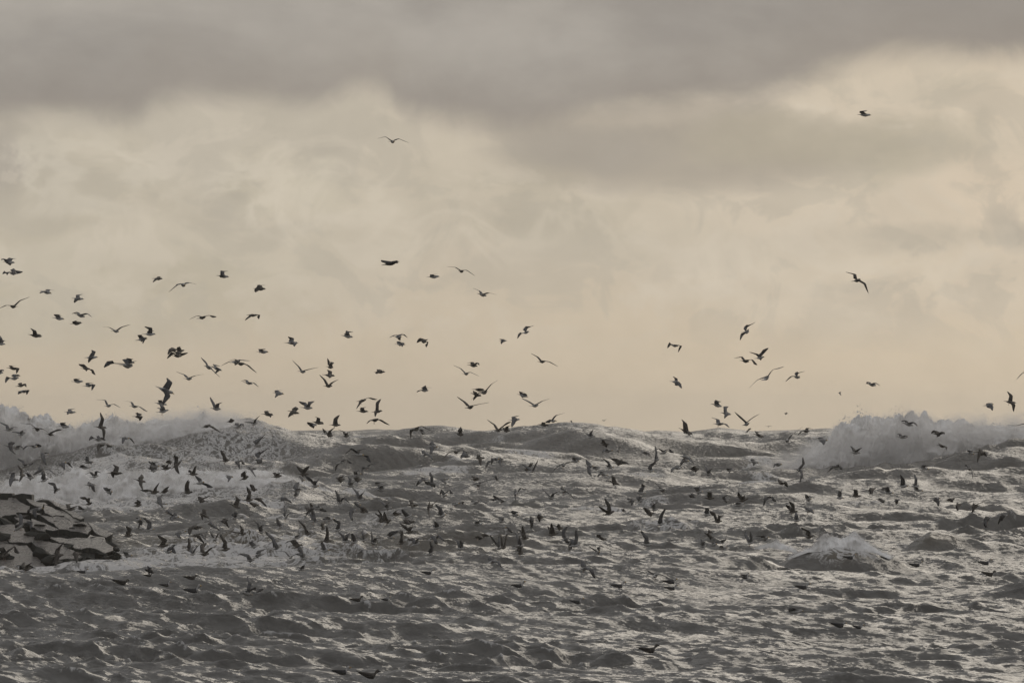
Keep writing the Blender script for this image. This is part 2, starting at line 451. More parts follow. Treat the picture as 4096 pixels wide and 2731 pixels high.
wcol = t.mix(attr('sand_backlit'), (0.050, 0.047, 0.042), (0.105, 0.080, 0.040))
t.put(wb_.inputs['Base Color'], wcol)
wb_.inputs['Roughness'].default_value = 0.12
wb_.inputs['IOR'].default_value = 1.34
t.put(wb_.inputs['Normal'], nn.outputs[0])
fb = t.n('ShaderNodeBsdfPrincipled')
t.put(fb.inputs['Base Color'], t.mix(fn2, (0.42, 0.41, 0.40), (0.66, 0.65, 0.63)))
fb.inputs['Roughness'].default_value = 0.8
t.put(fb.inputs['Normal'], nn.outputs[0])
# churned, aerated and sandy water: part of the surface scatters light instead of mirroring it, in streaks down the wind
st = t.noise(t.xyz(t.m('MULTIPLY', ru, 0.30), t.m('MULTIPLY', rv, 1.3), gz), 0.8, 6, 0.62, 0.5)
ae = t.n('ShaderNodeBsdfDiffuse')
t.put(ae.inputs['Color'], t.mix(attr('sand_backlit'), t.mix(st, (0.14, 0.135, 0.125), (0.27, 0.265, 0.25)), (0.19, 0.155, 0.09)))
t.put(ae.inputs['Normal'], nn.outputs[0])
ma = t.n('ShaderNodeMixShader')
t.put(ma.inputs[0], t.step(st, 0.32, 0.68, 0.20, 0.55)); t.put(ma.inputs[1], wb_.outputs[0]); t.put(ma.inputs[2], ae.outputs[0])
ms = t.n('ShaderNodeMixShader')
t.put(ms.inputs[0], fm); t.put(ms.inputs[1], ma.outputs[0]); t.put(ms.inputs[2], fb.outputs[0])
mo = t.n('ShaderNodeOutputMaterial'); t.put(mo.inputs[0], ms.outputs[0])
me.materials.append(m_)

def sea_hit(px, py):
    """distance at which the line of sight through a photo pixel meets the water"""
    j = int(np.clip(np.searchsorted(ang, math.atan((px - CX) / F)), 1, NC - 1))
    col = VY[:, j]
    k = np.nonzero(col <= py)[0]
    k = k[k > 14]
    k0 = k[0] if len(k) else 0
    return (YY[k0, j], XX[k0, j], float(ZZ[k0 - 1:k0 + 2, j].max())) if len(k) else (40000.0, 0, 0)

# ------------------------------------------------------------------ white water: soft masses of foam and spray thrown up along the breaking crests
def spray(name, label, D, y0, y1, top, bot, dens=1.2, rough=1.0, scale=0.8, soft=0.9, lean=0.0, seed=0.0, edge=1.0, colr=(0.93, 0.92, 0.91)):
    """a body of spray between the traced top and bottom outlines [(px, py)...] at distance D, reaching from D+y0 to D+y1"""
    xa, xb = min(top[0][0], bot[0][0]), max(top[-1][0], bot[-1][0])
    X0_, X1_ = (xa - CX) / F * D, (xb - CX) / F * D
    zt = [((p[0] - CX) / F * D, zat(p[1], D)) for p in top]
    zb = [((p[0] - CX) / F * D, zat(p[1], D)) for p in bot]
    zmin = min(z for _, z in zb) - 0.5; zmax = max(z for _, z in zt) + 2.2 * rough
    c = Vector(((X0_ + X1_) / 2, D + (y0 + y1) / 2, zmin))
    w_, d_, h_ = (X1_ - X0_) / 2, (y1 - y0) / 2, zmax - zmin
    vs = [(x, y, z) for z in (0, h_) for y in (-d_, d_) for x in (-w_, w_)]
    fs = [(0, 2, 3, 1), (4, 5, 7, 6), (0, 1, 5, 4), (2, 6, 7, 3), (0, 4, 6, 2), (1, 3, 7, 5)]
    mt, t = material(name)
    oc = t.n('ShaderNodeTexCoord').outputs['Object']
    x, y, z = t.sep(oc)
    u = t.m('MULTIPLY_ADD', x, 0.5 / w_, 0.5)
    zc = t.m('MULTIPLY', z, 1.0 / h_)
    nrmp = lambda pts: sorted([(min(1, max(0, (px - X0_) / (X1_ - X0_))), min(1, max(0, (pz - zmin) / h_))) for px, pz in pts])
    T = t.curve(u, nrmp(zt)); B = t.curve(u, nrmp(zb))
    q = t.xyz(t.m('ADD', x, seed), y, z)
    na = t.noise(q, 0.42 * scale, 3, 0.5, 0.3)
    nb_ = t.noise(q, 1.5 * scale, 5, 0.62, 0.6)
    bil = t.m('ADD', t.m('MULTIPLY', t.m('SUBTRACT', na, 0.5), 3.4 * rough), t.m('MULTIPLY', t.m('SUBTRACT', nb_, 0.5), 2.4 * rough))
    up = t.m('SUBTRACT', t.m('MULTIPLY', t.m('SUBTRACT', T, zc), h_), t.m('ABSOLUTE', t.m('MULTIPLY', y, 0.55 * 2.2 / (2 * d_))))
    lo = t.m('MULTIPLY', t.m('SUBTRACT', zc, B), h_)
    f1 = t.step(t.m('ADD', up, bil), -soft * 0.6, soft)
    f2 = t.step(t.m('ADD', lo, t.m('MULTIPLY', bil, 0.25)), -0.3, 0.5)
    e = t.m('MULTIPLY', t.step(u, 0.0, 0.05 * edge + 0.001), t.step(u, 1.0, 1.0 - 0.05 * edge - 0.001))
    yy = t.step(t.m('ADD', t.m('ABSOLUTE', t.m('MULTIPLY', y, 1 / d_)), t.m('MULTIPLY', t.m('SUBTRACT', na, 0.5), -0.5)), 1.0, 0.6)
    den = t.m('MULTIPLY', t.m('MULTIPLY', f1, f2), t.m('MULTIPLY', e, yy))
    den = t.m('MULTIPLY', t.m('MULTIPLY', den, t.step(nb_, 0.3, 0.7, 0.35, 1.5)), dens)
    pv = t.n('ShaderNodeVolumePrincipled')
    pv.inputs['Color'].default_value = (*colr, 1)
    t.put(pv.inputs['Density'], den)
    pv.inputs['Anisotropy'].default_value = 0.2
    mo = t.n('ShaderNodeOutputMaterial'); t.put(mo.inputs['Volume'], pv.outputs[0])
    mt.cycles.homogeneous_volume = False
    o = link_mesh(name, vs, fs, [mt], smooth=False)
    o.location = c
    tag(o, label, 'spray', kind='stuff')
    return o

def lattice(seed):
    return np.random.default_rng(seed).random((64, 64, 64)).astype(np.float32)
LAT = lattice(3)
def vnoise(x, y, z):
    xi, yi, zi = np.floor(x).astype(int), np.floor(y).astype(int), np.floor(z).astype(int)
    fx_, fy_, fz_ = x - xi, y - yi, z - zi
    sx, sy, sz = [f * f * (3 - 2 * f) for f in (fx_, fy_, fz_)]
    g = lambda a, b, c: LAT[(xi + a) & 63, (yi + b) & 63, (zi + c) & 63]
    l = lambda a, b, t_: a + (b - a) * t_
    return l(l(l(g(0,0,0), g(1,0,0), sx), l(g(0,1,0), g(1,1,0), sx), sy), l(l(g(0,0,1), g(1,0,1), sx), l(g(0,1,1), g(1,1,1), sx), sy), sz)
def fbm(x, y, z, sc_, oct_=4, gain=0.5, bill=False):
    s_ = 0; a_ = 1; n_ = 0
    for o_ in range(oct_):
        v = vnoise(x * sc_ + 13.7 * o_, y * sc_ + 5.1 * o_, z * sc_ + 9.3 * o_) * 2 - 1
        s_ = s_ + a_ * (1 - 2 * np.abs(v) if bill else v); n_ += a_; a_ *= gain; sc_ *= 2.03
    return s_ / n_
fm_, t = material('white_water')
pf = t.n('ShaderNodeBsdfPrincipled')
gp = t.n('ShaderNodeNewGeometry').outputs['Position']
fa = t.noise(gp, 0.7, 6, 0.65, 0.5)
t.put(pf.inputs['Base Color'], t.mix(t.step(fa, 0.3, 0.68), (0.50, 0.48, 0.45), (0.93, 0.92, 0.90)))
pf.inputs['Roughness'].default_value = 0.9
cn = t.n('ShaderNodeVectorMath', operation='SUBTRACT'); t.put(cn.inputs[0], t.noise(gp, 3.0, 4, 0.65, 0.0, out=1)); cn.inputs[1].default_value = (0.5, 0.5, 0.5)
cm = t.n('ShaderNodeVectorMath', operation='MULTIPLY'); t.put(cm.inputs[0], cn.outputs[0]); cm.inputs[1].default_value = (1.0, 1.0, 1.0)
ca_ = t.n('ShaderNodeVectorMath', operation='ADD'); t.put(ca_.inputs[0], cm.outputs[0]); t.put(ca_.inputs[1], t.n('ShaderNodeNewGeometry').outputs['Normal'])
nz = t.n('ShaderNodeVectorMath', operation='NORMALIZE'); t.put(nz.inputs[0], ca_.outputs[0])
t.put(pf.inputs['Normal'], nz.outputs[0])
mo = t.n('ShaderNodeOutputMaterial'); t.put(mo.inputs[0], pf.outputs[0])

def foam_body(name, label, D, top, bot, nu=420, nv=84, depth=3.5, amp=1.25, drop=30, sc_=1.15, drops=6500, fling=0.7, dsize=0.034):
    xa, xb = max(top[0][0], bot[0][0]), min(top[-1][0], bot[-1][0])
    px = np.linspace(xa, xb, nu)
    tp = np.interp(px, [p[0] for p in top], [p[1] for p in top]) + drop
    bt = np.interp(px, [p[0] for p in bot], [p[1] for p in bot])
    endp = np.clip(np.minimum(px - xa, xb - px) / (0.07 * (xb - xa)), 0, 1) ** 0.6
    tp = np.minimum(bt + 2 - (bt - tp) * endp, bt + 2)
    x = ((px - CX) / F * D)[None, :]
    zt = (CAM_H + (YH - tp) / F * D)[None, :]; zb = (CAM_H + (YH - bt) / F * D)[None, :]
    ph = np.linspace(0.0, 2.5, nv)[:, None]
    end = np.clip(np.minimum(px - xa, xb - px) / (0.08 * (xb - xa)), 0, 1)[None, :] ** 0.5
    hgt = (zt - zb)
    z = zb - 0.5 * min(1, depth / 2) + (hgt + 0.5 * min(1, depth / 2)) * np.sin(ph)
    y = D - depth * end * np.cos(ph) + 0 * x
    x = x + 0 * ph
    sz = np.clip(hgt / 3.0, 0.04, 1.0) * amp
    d1 = fbm(x, y, z, 0.38 * sc_, 2, 0.5, True) * 1.5 + fbm(x + 40, y, z, 1.0 * sc_, 5, 0.62, True) * 1.15
    d1 = d1 * sz
    ny, nz_ = -np.cos(ph) , np.sin(ph)
    kx_ = fbm(x, y + 70, z, 0.6 * sc_, 3) * 0.8 * sz
    X, Y, Z = x + kx_, y + ny * d1 * 1.2, z + np.abs(nz_) * d1 * 0.8 + (1 - nz_) * fbm(x, y, z + 90, 0.7 * sc_, 3) * 0.15 * sz
    co_ = np.stack([X, Y, Z], -1).reshape(-1, 3)
    # torn drops and flecks flung up from the crest and hanging round the whole face
    rg = np.random.default_rng(int(D))
    nd = drops
    ui = rg.integers(0, nu, nd); vi = (nv * (0.25 + 0.5 * rg.random(nd) ** 0.6)).astype(int)
    src = co_.reshape(nv, nu, 3)[vi, ui]
    clump = (fbm(src[:, 0] * 1.0, src[:, 1] * 0 + 3, src[:, 2] * 0.3, 1.3, 3) + 1) * 0.5
    lift_ = np.minimum(rg.exponential(0.55, nd), 1.9) * fling * np.clip(clump * 2.2 - 0.75, 0.02, 1.3)
    cen = src + np.stack([rg.normal(0, 0.25, nd) * fling - lift_ * 0.35, rg.normal(0, 0.5, nd) * fling, lift_ * 0.9 + rg.normal(0, 0.05, nd)], -1)
    szd = dsize * (0.4 + rg.exponential(0.5, nd))[:, None, None]
    tet = np.array([[1, 1, 1], [-1, -1, 1], [-1, 1, -1], [1, -1, -1]], float) / 1.7
    dv = cen[:, None, :] + (tet[None] + rg.normal(0, 0.35, (nd, 4, 3))) * szd
    id_ = np.arange(nu * nv).reshape(nv, nu)
    fc = np.stack([id_[:-1, :-1], id_[:-1, 1:], id_[1:, 1:], id_[1:, :-1]], -1).reshape(-1, 4)
    me_ = bpy.data.meshes.new(name)
    b0_ = len(co_)
    co_ = np.concatenate([co_, dv.reshape(-1, 3)])
    tf = (b0_ + np.arange(nd)[:, None, None] * 4 + np.array([[0, 1, 2], [0, 3, 1], [0, 2, 3], [1, 3, 2]])[None]).reshape(-1, 3)
    me_.vertices.add(len(co_)); me_.vertices.foreach_set('co', co_.astype(np.float32).ravel())
    lv = np.concatenate([fc.ravel(), tf.ravel()]).astype(np.int32)
    me_.loops.add(len(lv)); me_.loops.foreach_set('vertex_index', lv)
    me_.polygons.add(len(fc) + len(tf))
    me_.polygons.foreach_set('loop_start', np.concatenate([np.arange(0, fc.size, 4), fc.size + np.arange(0, tf.size, 3)]).astype(np.int32))
    me_.polygons.foreach_set('use_smooth', np.concatenate([np.ones(len(fc), dtype=bool), np.zeros(len(tf), dtype=bool)]))
    me_.update(calc_edges=True); me_.materials.append(fm_)
    o = bpy.data.objects.new(name, me_); COL.objects.link(o)
    tag(o, label, 'white water', kind='stuff')
    return o
TL = [(-300,1640),(0,1650),(60,1658),(110,1690),(130,1700),(180,1690),(250,1715),(330,1700),(390,1692),(450,1678),(500,1684),(560,1686),(650,1672),(760,1652),(830,1640),(900,1652),(960,1668),(1040,1696),(1110,1728)]
BL = [(-300,1975),(0,1905),(250,1858),(400,1820),(550,1790),(700,1756),(850,1726),(950,1708),(1110,1740)]
foam_body('breaker', 'tall white breaker tumbling along the crest at the left edge', 1147, TL, BL, drop=38)
spray('breaker_spray', 'drifting mist of spray over the tall left breaker', 1146, -7, 7, TL, BL, dens=0.30, rough=1.3, scale=1.5)
TR = [(3020,1876),(3120,1846),(3220,1800),(3300,1758),(3370,1722),(3430,1702),(3500,1694),(3560,1690),(3600,1676),(3640,1666),(3700,1678),(3760,1692),(3830,1680),(3900,1690),(3980,1686),(4060,1684),(4300,1680)]
BR = [(3020,1886),(3250,1874),(3400,1876),(3600,1866),(3750,1832),(3900,1788),(4030,1752),(4300,1742)]
foam_body('breaker', 'tall white breaker bursting on the slanting crest at the right edge', 997, TR[1:], [(3120,1880)] + BR[1:], drop=32, amp=0.95)
spray('breaker_spray', 'drifting mist of spray over the right breaker', 995, -7, 7, TR, BR, dens=0.32, rough=1.4, soft=1.2, scale=1.5)
TM = [(-60,1930),(60,1920),(200,1915),(330,1888),(450,1896),(560,1886),(680,1876),(800,1890),(900,1890),(1000,1876),(1080,1878),(1160,1898),(1240,1924),(1330,1960)]
BM = [(-60,2045),(150,2040),(400,2024),(650,1994),(900,1968),(1050,1954),(1180,1930),(1260,1942),(1330,1972)]
foam_body('breaker', 'lower white breaker rolling in just behind the rocks', 848, TM, BM, depth=2.4, amp=0.62, drop=12, sc_=1.6, nv=64, drops=9000, fling=0.4, dsize=0.028)
spray('breaker_spray', 'drifting mist of spray over the low breaker behind the rocks', 847, -4, 4, TM, BM, dens=0.22, rough=0.8, scale=2.2, soft=0.5)

foam_body('curling_crest', 'small amber wave with a ragged white crest in the right foreground', 478.5,
          [(3150,2226),(3200,2204),(3250,2182),(3285,2150),(3310,2138),(3340,2152),(3370,2160),(3400,2142),(3430,2140),(3455,2156),(3490,2182),(3540,2208),(3580,2228)],
          [(3150,2230),(3230,2200),(3320,2196),(3400,2190),(3470,2198),(3520,2212),(3580,2236)], nu=220, nv=26, depth=0.35, amp=0.8, drop=4, sc_=5.0, drops=2500, fling=0.10, dsize=0.014)
foam_body('curling_crest', 'thin white crest along the long low wave by the right edge', 512.5,
          [(3640,2172),(3690,2148),(3720,2128),(3760,2136),(3800,2156),(3840,2150),(3870,2162),(3940,2174),(3990,2166),(4060,2186),(4110,2196)],
          [(3640,2176),(3720,2146),(3790,2150),(3870,2172),(3980,2184),(4110,2200)], nu=240, nv=22, depth=0.3, amp=0.8, drop=3, sc_=5.5, drops=2000, fling=0.08, dsize=0.014)
foam_body('curling_crest', 'little white crest to the left of the amber wave', 480,
          [(3020,2186),(3060,2172),(3090,2168),(3110,2160),(3150,2182),(3190,2198)], [(3020,2192),(3080,2184),(3150,2196),(3190,2206)], nu=90, nv=18, depth=0.25, amp=0.8, drop=2, sc_=6, drops=800, fling=0.06, dsize=0.012)

# ------------------------------------------------------------------ breakwater of tilted slabs at the left edge
ZS = 700.0 / 2352
def rp(u, v, lift=0.0):
    """point of the sloping breakwater face seen at detail coordinate u, v; lift raises it off the face"""
    px, py = u * ZS, 1920 + v * ZS
    D = 452 + (2290 - py) / 310 * 10.0
    return at(px, py, D) + LIFT * lift
LIFT = Vector((0.10, -0.30, 0.95)).normalized()
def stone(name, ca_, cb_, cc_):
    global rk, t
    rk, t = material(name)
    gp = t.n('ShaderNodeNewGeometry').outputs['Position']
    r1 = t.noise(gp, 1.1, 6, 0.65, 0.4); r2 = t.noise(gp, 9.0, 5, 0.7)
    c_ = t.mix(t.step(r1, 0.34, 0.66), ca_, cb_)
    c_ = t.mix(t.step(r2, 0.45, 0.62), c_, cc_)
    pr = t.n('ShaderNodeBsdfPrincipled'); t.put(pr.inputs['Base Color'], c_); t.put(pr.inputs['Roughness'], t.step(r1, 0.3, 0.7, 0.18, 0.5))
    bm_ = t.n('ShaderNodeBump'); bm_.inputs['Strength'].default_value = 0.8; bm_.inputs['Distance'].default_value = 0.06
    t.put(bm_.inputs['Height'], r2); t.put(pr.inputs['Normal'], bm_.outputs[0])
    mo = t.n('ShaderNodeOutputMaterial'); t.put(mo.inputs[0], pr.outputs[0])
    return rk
rk2 = stone('lit_wet_stone', (0.22, 0.205, 0.18), (0.44, 0.41, 0.36), (0.11, 0.10, 0.09))  # light on the upper-right slabs put into a brighter stone colour
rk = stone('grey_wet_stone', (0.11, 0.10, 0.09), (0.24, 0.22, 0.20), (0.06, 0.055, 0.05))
dk, t = material('shade_dark_rock')  # near-black colour stands for the shade in the gaps and on stone sides
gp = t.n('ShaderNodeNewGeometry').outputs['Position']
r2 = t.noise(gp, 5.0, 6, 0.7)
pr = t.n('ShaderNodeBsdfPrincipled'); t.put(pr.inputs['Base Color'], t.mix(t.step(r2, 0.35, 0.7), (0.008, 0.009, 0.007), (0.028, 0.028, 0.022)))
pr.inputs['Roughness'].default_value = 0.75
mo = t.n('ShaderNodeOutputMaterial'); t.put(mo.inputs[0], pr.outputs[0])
wall = bpy.data.objects.new('breakwater', None); COL.objects.link(wall)
wall.location = at(150, 2280, 452)
tag(wall, 'breakwater of pale tilted stone slabs over shade-dark rock at the left edge', 'breakwater')
def child(o):
    o.parent = wall; o.matrix_parent_inverse = wall.matrix_world.inverted() if False else o.matrix_parent_inverse
    o.location = -wall.location
    return o
# core in shade-dark colour: rough body behind and below the slabs
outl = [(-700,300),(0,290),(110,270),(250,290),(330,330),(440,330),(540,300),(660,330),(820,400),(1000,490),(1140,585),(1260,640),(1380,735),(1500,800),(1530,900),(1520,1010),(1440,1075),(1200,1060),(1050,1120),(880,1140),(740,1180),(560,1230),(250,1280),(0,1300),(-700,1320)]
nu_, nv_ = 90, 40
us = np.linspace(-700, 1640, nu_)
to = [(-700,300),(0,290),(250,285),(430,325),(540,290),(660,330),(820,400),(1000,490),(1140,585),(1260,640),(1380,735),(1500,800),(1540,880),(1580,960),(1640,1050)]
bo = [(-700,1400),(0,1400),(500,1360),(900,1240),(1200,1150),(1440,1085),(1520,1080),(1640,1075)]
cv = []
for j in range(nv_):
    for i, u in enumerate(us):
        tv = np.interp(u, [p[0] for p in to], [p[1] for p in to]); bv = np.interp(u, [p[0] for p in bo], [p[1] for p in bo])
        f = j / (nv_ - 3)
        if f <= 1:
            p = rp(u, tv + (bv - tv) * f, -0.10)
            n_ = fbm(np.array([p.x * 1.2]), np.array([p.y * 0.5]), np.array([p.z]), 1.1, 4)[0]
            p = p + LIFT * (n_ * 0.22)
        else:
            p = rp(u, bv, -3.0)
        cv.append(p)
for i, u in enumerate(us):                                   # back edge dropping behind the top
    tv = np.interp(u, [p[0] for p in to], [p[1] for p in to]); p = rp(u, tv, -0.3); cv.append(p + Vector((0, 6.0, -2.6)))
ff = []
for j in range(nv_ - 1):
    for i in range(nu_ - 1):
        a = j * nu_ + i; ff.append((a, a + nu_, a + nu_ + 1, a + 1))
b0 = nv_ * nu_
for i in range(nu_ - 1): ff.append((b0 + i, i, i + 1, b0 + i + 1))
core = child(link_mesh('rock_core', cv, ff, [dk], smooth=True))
import bmesh
def slab(poly, thick, lift=0.0, mats=None, name='slab', tilt=0.0, jag=9.0):
    """one stone: the traced outline of its upper face, given real thickness"""
    pts = []
    n = len(poly)
    for i in range(n):                                        # break long straight edges
        a, b = poly[i], poly[(i + 1) % n]
        m_n = max(1, int(math.hypot(b[0] - a[0], b[1] - a[1]) / 45))
        for k in range(m_n):
            f = k / m_n
            j = jag if 0 < k else 0
            pts.append((a[0] + (b[0] - a[0]) * f + random.uniform(-j, j), a[1] + (b[1] - a[1]) * f + random.uniform(-j, j) * 0.6))
    cx_ = sum(p[0] for p in pts) / len(pts)
    bm = bmesh.new()
    up = [bm.verts.new(rp(u, v, thick + lift + tilt * (u - cx_) / 400 + random.uniform(-0.012, 0.012))) for u, v in pts]
    lo = [bm.verts.new(rp(u - 4, v + 3, lift - 0.25)) for u, v in pts]
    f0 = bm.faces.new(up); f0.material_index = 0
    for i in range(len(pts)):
        q_ = bm.faces.new((up[i], lo[i], lo[(i + 1) % len(pts)], up[(i + 1) % len(pts)])); q_.material_index = 1  # side faces carry the painted shade
    bmesh.ops.recalc_face_normals(bm, faces=bm.faces[:])
    if f0.normal.z < 0: bmesh.ops.reverse_faces(bm, faces=bm.faces[:])
    bmesh.ops.triangulate(bm, faces=[f0])
    ed = [e for e in bm.edges if len(e.link_faces) == 2 and e.link_faces[0].material_index != e.link_faces[1].material_index]
    bmesh.ops.bevel(bm, geom=ed, offset=0.018, segments=1, affect='EDGES')
    me_ = bpy.data.meshes.new(name); bm.to_mesh(me_); bm.free()
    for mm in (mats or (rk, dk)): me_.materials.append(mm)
    o = bpy.data.objects.new(name, me_); COL.objects.link(o); child(o)
    return o
SL = [
 ([(-420,330),(-200,312),(-30,312),(100,318),(110,286),(205,284),(262,338),(400,398),(384,440),(420,462),(560,500),(480,512),(402,498),(330,536),(240,548),(200,512),(62,524),(0,552),(-420,560)], 0.16, 0.02),
 ([(342,306),(430,322),(520,352),(600,356),(640,384),(580,382),(560,430),(470,400),(400,362)], 0.14, 0.05),
 ([(590,385),(700,432),(830,518),(860,545),(740,534),(700,548),(600,500),(578,450)], 0.16, 0.06),
 ([(662,330),(700,328),(820,388),(915,428),(1010,498),(1128,578),(1072,598),(980,560),(870,470),(740,402)], 0.14, 0.08),
 ([(868,462),(980,556),(1070,604),(1000,606),(984,628),(900,556),(852,540),(800,492),(740,430)], 0.12, 0.04),
 ([(530,528),(700,560),(760,536),(880,562),(985,628),(1120,612),(1200,655),(1232,712),(1172,780),(1060,750),(950,740),(850,716),(792,716),(720,650),(640,610)], 0.15, 0.05),
 ([(1172,622),(1236,640),(1380,728),(1512,780),(1490,800),(1420,832),(1300,790),(1236,714)], 0.15, 0.07),
 ([(416,570),(480,588),(640,650),(740,700),(790,722),(700,738),(612,720),(600,742),(500,724),(420,676)], 0.15, 0.04),
 ([(180,540),(330,562),(412,582),(408,640),(300,650),(200,642),(262,600)], 0.13, 0.03),
 ([(-420,650),(0,652),(180,638),(322,684),(330,722),(440,780),(560,834),(640,880),(560,850),(420,858),(362,880),(120,872),(80,790),(0,742),(-420,730)], 0.16, 0.0),
 ([(640,800),(790,812),(900,832),(1060,822),(1168,834),(1204,786),(1400,834),(1420,900),(1510,962),(1514,1008),(1400,1050),(1300,985),(1200,960),(1090,975),(1000,968),(920,900),(850,886),(760,860)], 0.15, 0.03),
 ([(420,862),(560,852),(700,880),(846,902),(866,944),(1000,1002),(1100,1088),(990,1110),(872,1100),(732,1128),(660,1060),(560,950),(480,922)], 0.15, 0.0),
 ([(-420,900),(120,886),(362,902),(470,1012),(604,1168),(500,1204),(250,1250),(0,1262),(-420,1270)], 0.15, -0.04),
 ([(-420,760),(0,752),(60,800),(120,872),(40,880),(-420,850)], 0.12, -0.02),
]
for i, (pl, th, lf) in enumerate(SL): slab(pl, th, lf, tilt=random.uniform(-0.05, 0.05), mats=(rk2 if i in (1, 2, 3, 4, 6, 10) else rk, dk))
# upright blocks standing on the top of the slope
def block(u0, u1, v0, v1, dep, name='block', top=rk):
    a, b = rp(u0, v1), rp(u1, v1); zt = rp(u0, v0).z
    zt = a.z + (v1 - v0) * ZS / F * a.y
    bm = bmesh.new()
    vs_ = []
    for yy_ in (0, dep):
        for (px_, zz_) in ((a.x, a.z - 0.3), (b.x, b.z - 0.3), (b.x, zt), ((a.x + b.x) / 2, zt + random.uniform(0.0, 0.06)), (a.x, zt - random.uniform(0, 0.05))):
            vs_.append(bm.verts.new((px_ + random.uniform(-0.03, 0.03), a.y + yy_ + 0.2, zz_)))
    bm.faces.new(vs_[:5]); bm.faces.new(vs_[5:][::-1])
    for i in range(5):
        j = (i + 1) % 5
        f_ = bm.faces.new((vs_[i], vs_[j], vs_[5 + j], vs_[5 + i]))
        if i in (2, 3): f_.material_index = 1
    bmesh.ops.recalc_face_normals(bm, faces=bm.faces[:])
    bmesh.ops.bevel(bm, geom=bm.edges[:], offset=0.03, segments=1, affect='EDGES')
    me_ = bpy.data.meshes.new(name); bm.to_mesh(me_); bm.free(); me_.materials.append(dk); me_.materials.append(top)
    o = bpy.data.objects.new(name, me_); COL.objects.link(o); child(o)
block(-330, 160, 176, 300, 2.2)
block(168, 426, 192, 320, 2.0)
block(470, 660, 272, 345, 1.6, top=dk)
# loose boulders: lumpy dark stones filling the gaps
def boulder(u, v, w_, h_, lift=0.10):
    """an angular stone: the hull of scattered points"""
    bm = bmesh.new()
    for k in range(16):
        d_ = Vector((random.gauss(0, 1), random.gauss(0, 1), random.gauss(0, 1))).normalized() * random.uniform(0.75, 1.1)
        bm.verts.new((d_.x * w_, d_.y * w_ * 1.3, d_.z * h_))
    r_ = bmesh.ops.convex_hull(bm, input=bm.verts[:])
    bmesh.ops.delete(bm, geom=[g_ for g_ in r_['geom_interior'] if isinstance(g_, bmesh.types.BMVert)], context='VERTS')
    bmesh.ops.bevel(bm, geom=bm.edges[:], offset=0.015, segments=1, affect='EDGES')
    me_ = bpy.data.meshes.new('boulder'); bm.to_mesh(me_); bm.free(); me_.materials.append(dk)
    o = bpy.data.objects.new('boulder', me_); COL.objects.link(o); o.parent = wall
    o.location = rp(u, v, lift) - wall.location
    o.rotation_euler = (random.uniform(-0.3, 0.3), random.uniform(0.1, 0.6), random.uniform(0, 3))
for args in ((1540,960,0.26,0.11), (1575,1030,0.3,0.10), (1500,900,0.28,0.12), (1525,1060,0.3,0.12), (1400,880,0.22,0.08), (1250,820,0.2,0.07), (760,600,0.22,0.07), (980,700,0.25,0.08), (300,500,0.3,0.09), (70,600,0.5,0.2), (20,820,0.4,0.25), (590,810,0.45,0.2), (430,770,0.35,0.16), (560,1040,0.4,0.24), (640,1110,0.35,0.2), (905,935,0.3,0.16),
             (930,1120,0.3,0.13), (1340,1050,0.35,0.12), (1090,660,0.35,0.10), (1440,1075,0.25,0.1), (40,1080,0.45,0.22), (560,660,0.35,0.1), (330,1250,0.5,0.12), (130,1240,0.35,0.1), (1210,1080,0.3,0.12), (1060,1110,0.25,0.1), (760,1150,0.3,0.12)):
    boulder(*args)
# ------------------------------------------------------------------ gulls: where each one is in the photograph
# detail frames: origin x, y and width (in photo pixels) of the 2352 wide enlargements the positions were read from
FR = dict(A=(0,950,700),B=(0,1300,700),C=(600,1000,700),D=(600,1300,700),E=(1200,950,1100),F=(1200,1300,700),G=(1800,1300,700),H=(2500,1250,800),
          I=(3200,1000,896),J=(3300,1500,796),K=(0,1650,600),L=(500,1650,600),M=(1000,1650,600),N=(1500,1650,600),O=(2000,1650,600),P=(2500,1650,800),
          Q=(0,1920,700),R=(500,1920,600),S=(1000,1920,600),T=(1500,1920,600),U=(2000,1920,700),V=(2600,1920,800),W=(3200,1850,896),
          X=(2900,2000,1196),Y=(0,2300,1400),Z=(0,0,2352),a=(1200,2250,1000),b=(2100,2250,1000))
